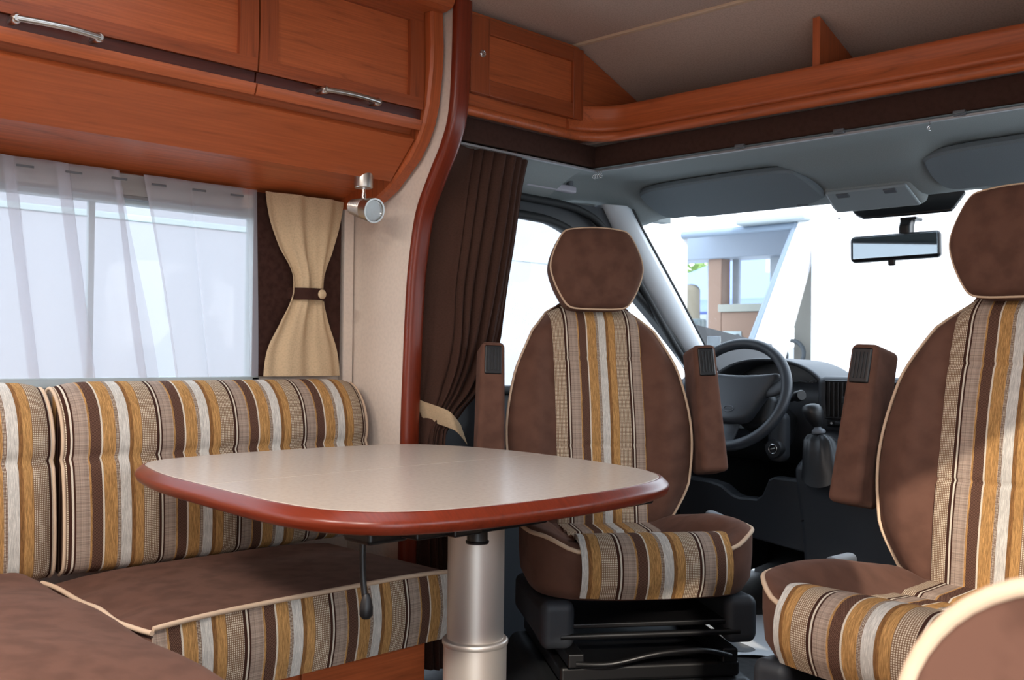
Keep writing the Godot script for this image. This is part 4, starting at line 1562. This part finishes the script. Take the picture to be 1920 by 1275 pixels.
	# armrests folded up
	for sx in [-1.0, 1.0]:
		begin()
		var at := Transform3D(Basis(Vector3.RIGHT, deg_to_rad(-12)) * Basis(Vector3(0, 0, 1), deg_to_rad(2.0 * sx)), Vector3(0.294 * sx, 0.545, -0.222))
		xf = at
		rbox(Vector3(0, 0.165, 0), Vector3(0.066, 0.335, 0.098), 0.014, 4, 4, func(p: Vector3) -> Vector3:
			var q := p
			var v := p.y / 0.33
			q.x *= lerpf(1.10, 0.92, v)
			q.z *= lerpf(0.95, 1.05, v)
			return q)
		var ar := end("armrest", M.suede, s, "raised suede armrest")
		begin()
		xf = at
		rbox(Vector3(0.0, 0.285, 0.047), Vector3(0.044, 0.075, 0.014), 0.004, 2)
		var ad := end("adjuster", M.black, ar, "black grooved plastic adjuster")
		for i in 4:
			begin()
			xf = at
			rbox(Vector3(-0.012 + 0.008 * i, 0.285, 0.054), Vector3(0.003, 0.056, 0.004), 0.001, 1)
			end("groove_rib", M.plastic_dark, ar)
	# mechanism and pedestal
	for sx in [-1.0, 1.0]:
		begin()
		rbox(Vector3(0.205 * sx, 0.275, 0.05), Vector3(0.075, 0.09, 0.34), 0.02, 4, 4, func(p: Vector3) -> Vector3:
			var q := p
			q.y -= 0.02 * smoothstep(0.1, 0.25, p.z) * (0.28 - p.y) / 0.1
			return q)
		end("side_cover", M.plastic, s, "dark grey plastic side cover")
		begin()
		rbox(Vector3(0.17 * sx, 0.205, 0.0), Vector3(0.035, 0.03, 0.48), 0.004, 2)
		end("slide_rail", M.black, s)
		begin()
		rbox(Vector3(0.285 * sx, 0.40, -0.16), Vector3(0.03, 0.10, 0.09), 0.012, 3)
		end("recliner_cover", M.plastic_mid, s)
	begin()
	tube(spline([Vector3(-0.17, 0.20, 0.24), Vector3(-0.10, 0.205, 0.265), Vector3(0.0, 0.226, 0.275), Vector3(0.10, 0.226, 0.265), Vector3(0.17, 0.205, 0.24)], 5), 0.006, 8)
	end("release_bar", M.black, s)
	begin()
	rbox(Vector3(0, 0.27, 0.03), Vector3(0.36, 0.012, 0.36), 0.004)
	end("seat_pan", M.black, s)
	begin()
	tube([Vector3(-0.2, 0.25, 0.215), Vector3(0.2, 0.25, 0.215)], 0.007, 8)
	end("cross_tube", M.black, s)
	begin()
	rbox(Vector3(0, 0.17, 0), Vector3(0.40, 0.035, 0.44), 0.008)
	end("swivel_plate", M.black, s)
	begin()
	rbox(Vector3(0, 0.075, 0), Vector3(0.48, 0.15, 0.48), 0.02, 3, 4, func(p: Vector3) -> Vector3:
		var k := 1.0 + 0.18 * (0.12 - p.y) / 0.12
		return Vector3(p.x * k, p.y, p.z * k))
	end("pedestal", M.plastic_dark, s)
	var q = s.duplicate()
	q.name = numbered("captain_chair")
	add_child(q)
	q.position = Vector3(-0.706, 0.1, -1.784)
	q.rotation.y = deg_to_rad(-3)
	q.set_meta("label", "brown suede swivel cab seat with striped centre, cut by the right edge of the picture")

# ---------------------------------------------------------------- dashboard
func build_dashboard() -> void:
	var d := thing("dashboard", "dark grey plastic dashboard with instrument hood and air vents under the windscreen", "dashboard", Vector3(-1.19, 0.1, -3.1))
	var o := d.position
	begin()
	# main body: section (z, y) swept across the cab, bulging towards the middle
	var sec := spline([Vector2(-3.58, 0.80), Vector2(-3.55, 0.845), Vector2(-3.30, 0.862), Vector2(-3.14, 0.866), Vector2(-3.10, 0.855), Vector2(-3.075, 0.82), Vector2(-3.075, 0.74), Vector2(-3.10, 0.66), Vector2(-3.16, 0.60), Vector2(-3.25, 0.58), Vector2(-3.5, 0.58)], 4)
	var R := []
	for i in 41:
		var x := lerpf(-2.09, -0.29, i / 40.0)
		var k := absf(x + 1.19) / 0.9
		R.append(sec.map(func(p: Vector2) -> Vector3: return Vector3(x, p.y, p.x - 0.04 * pow(k, 3.0)) - o))
	loft(R, true, Vector2(1, 1), true, true)
	end("body", M.plastic, d)
	# instrument hood
	var hc := Vector2(-1.805, 0.80)
	begin()
	R = []
	for k in [[-3.30, 0.97, 0.0], [-3.12, 1.0, 0.0], [-3.06, 1.0, 0.0], [-3.045, 0.985, 0.0], [-3.05, 0.93, 0.0], [-3.08, 0.91, 0.0], [-3.20, 0.86, 0.0]]:
		var ring := []
		for i in 33:
			var a := PI * i / 32.0
			ring.append(Vector3(hc.x + 0.235 * k[1] * signf(cos(a)) * pow(absf(cos(a)), 0.9), hc.y - 0.01 + 0.155 * k[1] * pow(sin(a), 0.85), k[0]) - o)
		R.append(ring)
	R.reverse()
	loft(R, false)
	var hood := end("instrument_hood", M.plastic, d)
	begin()
	var face := []
	for i in 33:
		var a := PI * i / 32.0
		face.append(Vector3(hc.x + 0.21 * cos(a), hc.y + 0.13 * sin(a), -3.155) - o)
	face.append(Vector3(hc.x - 0.21, 0.70, -3.10) - o)
	face.append(Vector3(hc.x + 0.21, 0.70, -3.10) - o)
	face.reverse()
	fan(face, false)
	end("instrument_face", M.black, hood)
	for g in [[-1.90, 0.83, 0.055], [-1.72, 0.815, 0.055], [-1.655, 0.78, 0.032], [-1.665, 0.845, 0.03]]:
		begin()
		var ring := []
		for i in 28: ring.append(Vector3(g[0] + g[2] * cos(TAU * i / 28), g[1] + g[2] * sin(TAU * i / 28), -3.135) - o)
		tube(ring, 0.003, 6, true)
		var gg := end("gauge", M.plastic_mid, hood)
		for i in 9:
			begin()
			var a := PI * 1.25 - PI * 1.5 * i / 8.0
			var q: Vector3 = Vector3(g[0], g[1], -3.136) - o
			tube([q + Vector3(cos(a), sin(a), 0) * g[2] * 0.78, q + Vector3(cos(a), sin(a), 0) * g[2] * 0.92], 0.0012, 5)
			end("tick", M.white, hood)
		begin()
		tube([Vector3(g[0] - g[2] * 0.6, g[1] - g[2] * 0.4, -3.134) - o, Vector3(g[0] + g[2] * 0.15, g[1] + g[2] * 0.1, -3.134) - o], 0.0016, 6)
		end("needle", mat(rgb(190, 40, 40), 0.5), hood, "red needle")
	# centre stack with vents
	begin()
	rbox(Vector3(-1.44, 0.80, -3.08) - o, Vector3(0.34, 0.18, 0.10), 0.025, 4)
	var stack := end("centre_stack", M.plastic, d)
	for vx in [-1.505, -1.345]:
		begin()
		rbox(Vector3(vx, 0.817, -3.028) - o, Vector3(0.138, 0.122, 0.010), 0.008, 3)
		end("vent", M.black, stack, "black air vent")
		begin()
		var fr := []
		for p in [Vector2(-0.066, -0.058), Vector2(0.066, -0.058), Vector2(0.066, 0.058), Vector2(-0.066, 0.058)]:
			fr.append(Vector3(vx + p.x, 0.817 + p.y, -3.022) - o)
		tube(fr, 0.004, 6, true)
		end("vent_frame", M.plastic_dark, stack)
		for i in 8:
			begin()
			xf = Transform3D(Basis(Vector3.UP, 0.3), Vector3(vx - 0.052 + 0.015 * i, 0.817, -3.021) - o)
			rbox(Vector3.ZERO, Vector3(0.003, 0.108, 0.012), 0.001, 1)
			end("vent_slat", M.plastic_dark, stack)
		begin()
		rbox(Vector3(vx, 0.817, -3.013) - o, Vector3(0.012, 0.022, 0.008), 0.003)
		end("vent_tab", M.plastic_dark, stack)
	begin()
	rbox(Vector3(-1.505, 0.742, -3.026) - o, Vector3(0.12, 0.020, 0.012), 0.004, 2)
	end("control_strip", M.black, stack)
	begin()
	rbox(Vector3(-1.515, 0.742, -3.017) - o, Vector3(0.045, 0.013, 0.012), 0.005, 3)
	end("thumb_wheel", M.plastic_dark, stack)
	for px in [-1.55, -1.465]:
		begin()
		lathe([Vector2(0, 0), Vector2(0.004, 0), Vector2(0.003, 0.002), Vector2(0, 0.002)], 12, Transform3D(Basis(Vector3.RIGHT, PI / 2), Vector3(px, 0.742, -3.02) - o))
		end("mark", M.white, stack)
	# lower panel with its open tray
	begin()
	prism([Vector2(-2.08, 0.532), Vector2(-1.96, 0.528), Vector2(-1.91, 0.518), Vector2(-1.865, 0.490), Vector2(-1.84, 0.484), Vector2(-1.775, 0.486), Vector2(-1.755, 0.500), Vector2(-1.732, 0.552), Vector2(-1.715, 0.562), Vector2(-1.42, 0.556), Vector2(-1.42, 0.30), Vector2(-1.50, 0.325), Vector2(-1.773, 0.355), Vector2(-2.08, 0.40)].map(func(p: Vector2) -> Vector2: return p - Vector2(o.x, o.y)), plane_xy(Vector3(0, 0, -2.95 - o.z)), 0.06, 0.006)
	end("lower_panel", M.plastic, d, "grey lower panel with a scooped tray")
	# console with the gear lever
	begin()
	var cs := spline([Vector2(-3.2, 0.10), Vector2(-3.2, 0.74), Vector2(-3.08, 0.73), Vector2(-3.02, 0.70), Vector2(-2.97, 0.655), Vector2(-2.90, 0.62), Vector2(-2.885, 0.58), Vector2(-2.93, 0.40), Vector2(-2.97, 0.10)], 4)
	R = []
	for x in [-1.605, -1.60, -1.585, -1.30, -1.285, -1.28]:
		var t := 0.02 if x < -1.602 or x > -1.282 else 0.006 if x < -1.59 or x > -1.288 else 0.0
		R.append(cs.map(func(p: Vector2) -> Vector3: return Vector3(x, p.y - t * 0.5, p.x - t) - o))
	loft(R, true, Vector2(1, 1), true, true)
	end("console", M.plastic, d)
	begin()
	box(Vector3(-1.59, 0.44, -2.915) - o, Vector3(-1.585, 0.445, -2.90) - o, 0.001)
	end("console_seam", M.black, d)
	var g := thing("gear_lever", "black gear lever with ball grip and pleated leather gaiter", "gear lever", Vector3(-1.495, 0.615, -2.86))
	begin()
	R = []
	for k in [[-0.03, 0.070, 0.066, 0.012], [0.0, 0.066, 0.060, 0.010], [0.03, 0.060, 0.056, 0.004], [0.065, 0.055, 0.050, -0.002], [0.092, 0.049, 0.044, -0.006], [0.108, 0.036, 0.032, -0.010], [0.114, 0.014, 0.014, -0.012]]:
		var ring := []
		for i in 48:
			var a := -TAU * i / 48
			var pl: float = 1.0 + (0.05 * sin(a * 11.0 + k[0] * 9.0)) * smoothstep(0.0, 0.12, k[0])
			var c := signf(cos(a)) * pow(absf(cos(a)), 0.8)
			var sn := signf(sin(a)) * pow(absf(sin(a)), 0.8)
			ring.append(Vector3(c * k[1] * pl + k[3], k[0] - 0.01 + 0.01 * sin(a * 3.0) * (1.0 - maxf(0.0, k[0]) / 0.14), sn * k[2] * pl))
		R.append(ring)
	loft(R, true)
	end("gaiter", M.leather, g, "pleated black leather gaiter")
	begin()
	var lt := Transform3D(Basis(Vector3(0, 0, 1), deg_to_rad(14)).scaled(Vector3(0.92, 0.68, 0.92)), Vector3(-0.012, 0.104, 0.0))
	lathe([Vector2(0.020, 0.0), Vector2(0.023, 0.008), Vector2(0.020, 0.018), Vector2(0.012, 0.024), Vector2(0.011, 0.032)], 24, lt)
	end("collar", M.plastic_mid, g)
	begin()
	lathe([Vector2(0.012, 0.030), Vector2(0.016, 0.036), Vector2(0.022, 0.048), Vector2(0.029, 0.068), Vector2(0.0335, 0.092), Vector2(0.033, 0.112), Vector2(0.027, 0.127), Vector2(0.014, 0.134), Vector2(0, 0.136)], 32, lt)
	end("grip", M.leather, g, "rounded black grip")
	# steering wheel
	var w := thing("steering_wheel", "large dark grey steering wheel in front of the instrument hood", "steering wheel", Vector3(-1.815, 0.828, -2.87))
	w.transform.basis = Basis(Vector3.UP, deg_to_rad(4)) * Basis(Vector3.RIGHT, deg_to_rad(-26))
	begin()
	var rim := []
	for i in 64: rim.append(Vector3(0.182 * cos(TAU * i / 64), 0.182 * sin(TAU * i / 64), 0))
	tube(rim, 0.0175, 14, true)
	end("rim", mat(rgb(46, 50, 56), 0.45), w)
	begin()
	rbox(Vector3(0, -0.015, -0.025), Vector3(0.225, 0.17, 0.045), 0.02, 4, 6, func(p: Vector3) -> Vector3:
		return Vector3(p.x * (1.0 + 0.35 * p.y / 0.08), p.y + 0.015 * p.x * p.x / 0.01, p.z + 0.01 * (1.0 - p.x * p.x / 0.011)))
	var hb := end("hub", M.plastic, w, "padded grey centre")
	begin()
	var em := []
	for i in 32: em.append(Vector3(0.018 * cos(TAU * i / 32) + 0.0, 0.010 * sin(TAU * i / 32) - 0.055, 0.008))
	tube(em, 0.0014, 6, true)
	tube([Vector3(-0.012, -0.055, 0.008), Vector3(0.012, -0.055, 0.008)], 0.0012, 6)
	end("emblem", M.plastic_mid, hb, "small oval emblem")
	for sx in [-1.0, 1.0]:
		begin()
		tube(spline([Vector3(0.085 * sx, 0.025, -0.026), Vector3(0.13 * sx, 0.028, -0.020), Vector3(0.172 * sx, 0.045, -0.004)], 5), 0.024, 10, false, 0.45, Vector3.UP)
		end("spoke", M.plastic, w)
	begin()
	tube(spline([Vector3(0, -0.08, -0.028), Vector3(0, -0.13, -0.020), Vector3(0, -0.176, -0.003)], 5), 0.035, 10, false, 0.35, Vector3.RIGHT)
	end("spoke", M.plastic, w)
	var c := thing("steering_column", "dark steering column shroud with ignition lock and stalk right of the wheel", "steering column", Vector3(-1.76, 0.72, -2.98))
	begin()
	xf = Transform3D(Basis(Vector3.RIGHT, deg_to_rad(-26)), Vector3(0, 0.03, 0))
	rbox(Vector3(0, 0, -0.02), Vector3(0.12, 0.12, 0.20), 0.03, 4)
	end("shroud", M.plastic_dark, c)
	begin()
	rbox(Vector3(0.072, -0.025, 0.04), Vector3(0.065, 0.16, 0.06), 0.025, 4, 4, func(p: Vector3) -> Vector3: return Vector3(p.x - 0.1 * (p.y + 0.025) * (p.y + 0.025) * 20.0 * 0.1, p.y, p.z))
	end("lock_housing", M.plastic, c)
	begin()
	var kt := Transform3D(Basis(Vector3.RIGHT, PI / 2) , Vector3(0.072, -0.062, 0.072))
	lathe([Vector2(0.031, -0.02), Vector2(0.031, 0.0), Vector2(0.027, 0.006), Vector2(0.016, 0.006), Vector2(0.015, 0.003), Vector2(0.0, 0.003)], 28, kt)
	end("ignition_lock", M.plastic_dark, c, "round ignition lock")
	begin()
	var kr := []
	for i in 24: kr.append(Vector3(0.072 + 0.0145 * cos(TAU * i / 24), -0.062 + 0.0145 * sin(TAU * i / 24), 0.079))
	tube(kr, 0.002, 6, true)
	end("lock_ring", M.chrome, c)
	begin()
	xf = Transform3D(Basis(Vector3(0, 0, 1), 0.25), Vector3(0.072, -0.062, 0.077))
	rbox(Vector3.ZERO, Vector3(0.018, 0.004, 0.004), 0.001, 1)
	end("key_slot", M.steel, c)
	begin()
	tube([Vector3(0.05, 0.085, 0.0), Vector3(0.10, 0.098, 0.02), Vector3(0.145, 0.108, 0.04)], 0.012, 10)
	lathe([Vector2(0.0165, 0.0), Vector2(0.0175, 0.004), Vector2(0.0175, 0.03), Vector2(0.015, 0.034), Vector2(0.0, 0.034)], 24, Transform3D(Basis(Quaternion(Vector3.UP, Vector3(0.80, 0.15, 0.55).normalized())), Vector3(0.130, 0.105, 0.034)))
	end("stalk", M.black, c, "black indicator stalk")
	# paper mat with the print of a shoe sole
	var pm := thing("paper_mat", "white paper floor mat with a grey footprint between the cab seats", "paper mat", Vector3(-1.72, 0.1, -2.72))
	begin()
	xf = Transform3D(Basis(Vector3.UP, deg_to_rad(35)), Vector3.ZERO)
	grid(func(u: float, v: float) -> Vector3: return Vector3(lerpf(-0.17, 0.17, u), 0.004 + 0.006 * absf(sin(u * 7.0 + v * 4.0)), lerpf(0.24, -0.24, v)), 20, 24)
	end("sheet", M.white, pm)
	begin()
	xf = Transform3D(Basis(Vector3.UP, deg_to_rad(62)), Vector3(0.05, 0.0105, 0.10))
	var sole := []
	for p: Vector2 in spline([Vector2(0.0, -0.12), Vector2(0.035, -0.10), Vector2(0.030, -0.04), Vector2(0.028, 0.0), Vector2(0.045, 0.06), Vector2(0.03, 0.12), Vector2(-0.01, 0.135), Vector2(-0.04, 0.09), Vector2(-0.028, 0.0), Vector2(-0.03, -0.09)], 4, true):
		sole.append(Vector3(p.x, 0, -p.y))
	sole.reverse()
	fan(sole, false)
	end("footprint", mat(rgb(120, 120, 120), 0.9), pm, "grey printed shoe sole")

# ---------------------------------------------------------------- cab fittings
func build_cab_fittings() -> void:
	var sv := func(x0: float, x1: float, label: String) -> void:
		var v := thing("sun_visor", label, "sun visor", Vector3((x0 + x1) / 2, 1.446, -2.702), 0, "cab sun visors")
		var w: float = x1 - x0
		var T := Transform3D(Basis(Vector3.RIGHT, deg_to_rad(-71)), Vector3.ZERO)
		# the board's face looks down and back into the cab
		var h := 0.105
		var pl := spline([Vector2(-w / 2 + 0.03, h - 0.020), Vector2(-w * 0.2, h), Vector2(w * 0.25, h + 0.004), Vector2(w / 2 - 0.05, h - 0.002), Vector2(w / 2 - 0.015, h - 0.03), Vector2(w / 2, -h * 0.45), Vector2(w / 2 - 0.02, -h + 0.03), Vector2(w / 2 - 0.06, -h + 0.012), Vector2(w / 2 - 0.10, -h + 0.014), Vector2(w / 2 - 0.13, -h), Vector2(0.0, -h), Vector2(-w / 2 + 0.14, -h), Vector2(-w / 2 + 0.11, -h + 0.010), Vector2(-w / 2 + 0.03, -h + 0.012), Vector2(-w / 2, -h + 0.05), Vector2(-w / 2, h - 0.07)], 4, true)
		begin()
		xf = Transform3D(Basis(Vector3.RIGHT, deg_to_rad(69)), Vector3.ZERO)
		prism(pl, plane_xy(Vector3(0, 0, 0.012)), 0.024, 0.006)
		end("board", M.visor, v)
		begin()
		xf = Transform3D(Basis(Vector3.RIGHT, deg_to_rad(69)), Vector3.ZERO)
		rbox(Vector3(w / 2 - 0.095, -h + 0.006, 0.002), Vector3(0.05, 0.012, 0.014), 0.005, 3)
		end("pivot_clip", M.plastic_mid, v)
	sv.call(-2.03, -1.44, "grey sun visor above the steering wheel, left of the dome lamp")
	sv.call(-1.11, -0.50, "grey sun visor right of the dome lamp, cut by the frame")
	var l := thing("dome_lamp", "clear fronted cab dome lamp between the two sun visors", "lamp", Vector3(-1.315, 1.425, -2.80))
	var lt := Transform3D(Basis(Vector3.RIGHT, deg_to_rad(62)), Vector3.ZERO)
	begin()
	xf = lt
	rbox(Vector3(0, 0, 0), Vector3(0.275, 0.125, 0.05), 0.022, 4, 4, func(p: Vector3) -> Vector3: return Vector3(p.x * (1.0 - 0.5 * p.y), p.y, p.z))
	end("housing", M.headliner, l)
	begin()
	xf = lt
	rbox(Vector3(0, 0, 0.024), Vector3(0.245, 0.100, 0.012), 0.006, 3, 4, func(p: Vector3) -> Vector3: return Vector3(p.x * (1.0 - 0.5 * p.y), p.y, p.z))
	end("lens", mat(rgb(150, 160, 164), 0.25), l, "translucent grey lens")
	for sx in [-0.07, 0.07]:
		begin()
		xf = lt
		rbox(Vector3(sx, 0.034, 0.030), Vector3(0.036, 0.018, 0.008), 0.002, 2)
		end("switch", M.plastic_mid, l)
	begin()
	xf = Transform3D(Basis(Vector3.RIGHT, deg_to_rad(-30)), Vector3(-1.285, 1.392, -2.93))
	prism(spline([Vector2(-0.165, 0.03), Vector2(-0.155, 0.0), Vector2(-0.125, -0.022), Vector2(-0.09, -0.026), Vector2(0.12, -0.026), Vector2(0.145, -0.020), Vector2(0.155, 0.0), Vector2(0.17, 0.035)], 3) + [Vector2(0.16, 0.05), Vector2(-0.16, 0.05)], plane_xy(Vector3.ZERO), 0.012, 0.002)
	lone("sensor_cover", M.black, "black plastic cover on the windscreen just below the dome lamp", "cover")
	var m := thing("rear_view_mirror", "black framed rear view mirror hanging on the windscreen", "mirror", Vector3(-1.318, 1.28, -2.95))
	var mt := Basis(Vector3.UP, deg_to_rad(13)) * Basis(Vector3.RIGHT, deg_to_rad(-5)) * Basis(Vector3(0, 0, 1), deg_to_rad(2))
	begin()
	xf = Transform3D(mt, Vector3.ZERO)
	rbox(Vector3(0, 0, -0.012), Vector3(0.256, 0.080, 0.036), 0.014, 4)
	end("housing", M.black, m)
	begin()
	xf = Transform3D(mt, Vector3.ZERO)
	rbox(Vector3(0, 0, 0.0062), Vector3(0.238, 0.064, 0.002), 0.0009, 2)
	end("mirror_glass", M.mirror, m, "reflecting mirror glass")
	begin()
	rbox(Vector3(0.022, 0.058, -0.028), Vector3(0.034, 0.055, 0.034), 0.008, 3, 4, func(p: Vector3) -> Vector3: return Vector3(p.x + 0.25 * maxf(0.0, -p.z - 0.03), p.y, p.z - 0.5 * maxf(0.0, p.y - 0.06)))
	rbox(Vector3(0.030, 0.082, -0.045), Vector3(0.05, 0.010, 0.05), 0.004, 2)
	end("stem", M.black, m)
	begin()
	rbox(Vector3(-0.008, -0.046, 0.0), Vector3(0.022, 0.022, 0.012), 0.005, 3)
	end("dip_tab", M.black, m)
	var gh := thing("grab_handle", "pale grey grab handle above the cab door window", "handle", Vector3(-2.05, 1.448, -2.24))
	begin()
	rbox(Vector3(0, 0, 0), Vector3(0.022, 0.022, 0.22), 0.007, 3)
	end("bar", mat(rgb(176, 172, 182), 0.4), gh)
	for z in [-0.095, 0.095]:
		begin()
		rbox(Vector3(-0.01, 0.014, z), Vector3(0.026, 0.03, 0.022), 0.006, 3)
		end("mount", M.plastic_mid, gh)
	# belt buckle hanging by the door pillar
	var bb := thing("seat_belt", "dark seat belt with buckle hanging behind the cab curtain", "seat belt", Vector3(-2.07, 0.3, -2.02))
	begin()
	rbox(Vector3(0.0, 0.4, 0), Vector3(0.004, 0.85, 0.045), 0.0015, 1)
	end("strap", M.plastic_dark, bb)
	begin()
	rbox(Vector3(0.006, 0.42, 0.0), Vector3(0.016, 0.07, 0.05), 0.005, 2)
	end("buckle", M.plastic_mid, bb)

# ---------------------------------------------------------------- side bench end at the right
func build_side_bench() -> void:
	var s := thing("side_bench_backrest", "out of focus rounded bench end with striped top and broad beige piping, lower right corner", "backrest", Vector3(-0.16, 0.0, -0.62))
	var arc := []
	arc.append(Vector2(-0.104, 0.30))
	arc.append(Vector2(-0.106, 0.50))
	for i in 25:
		var a := PI - PI * i / 24.0
		arc.append(Vector2(0.105 * cos(a), 0.728 + 0.103 * sin(a)))
	arc.append(Vector2(0.106, 0.50))
	arc.append(Vector2(0.104, 0.30))
	begin()
	var R := []
	for z in [0.02, -0.01, -0.2, -0.4, -0.62, -0.64]:
		var k := 0.98 if z == 0.02 or z == -0.64 else 1.0
		R.append(arc.map(func(p: Vector2) -> Vector3: return Vector3(p.x * k, p.y * (1.0 if k == 1.0 else 0.998), z)))
	# cover: stripes run over the top, so u goes along the depth
	var P := []
	var U := []
	for j in R.size():
		var q := PackedVector2Array()
		var acc := 0.0
		for i in R[j].size():
			if i > 0: acc += R[j][i].distance_to(R[j][i - 1])
			q.append(Vector2(0.42 - R[j][i].z / 0.19, acc / 0.19))
		P.append(PackedVector3Array(R[j]))
		U.append(q)
	patch(P, normals(P, false), U)
	end("cover", M.stripes, s)
	begin()
	var ring := arc.map(func(p: Vector2) -> Vector3: return Vector3(p.x * 0.985, p.y * 0.998, 0.02))
	fan(ring, true)
	end("end_panel", M.suede, s, "brown suede end panel")
	begin()
	ring = arc.map(func(p: Vector2) -> Vector3: return Vector3(p.x * 0.985, p.y * 0.998, -0.64))
	fan(ring, false)
	end("end_panel", M.suede, s, "brown suede end panel")
	begin()
	tube(arc.map(func(p: Vector2) -> Vector3: return Vector3(p.x * 0.99, p.y, 0.018)), 0.0055, 8)
	end("piping", M.piping, s, "beige piped seam")
	begin()
	box(Vector3(-0.30, 0.0, -0.60), Vector3(0.24, 0.30, -1.27), 0.004)
	lone("bench_base", M.cherryz, "cherry wood base of the side bench at the right", "bench base")
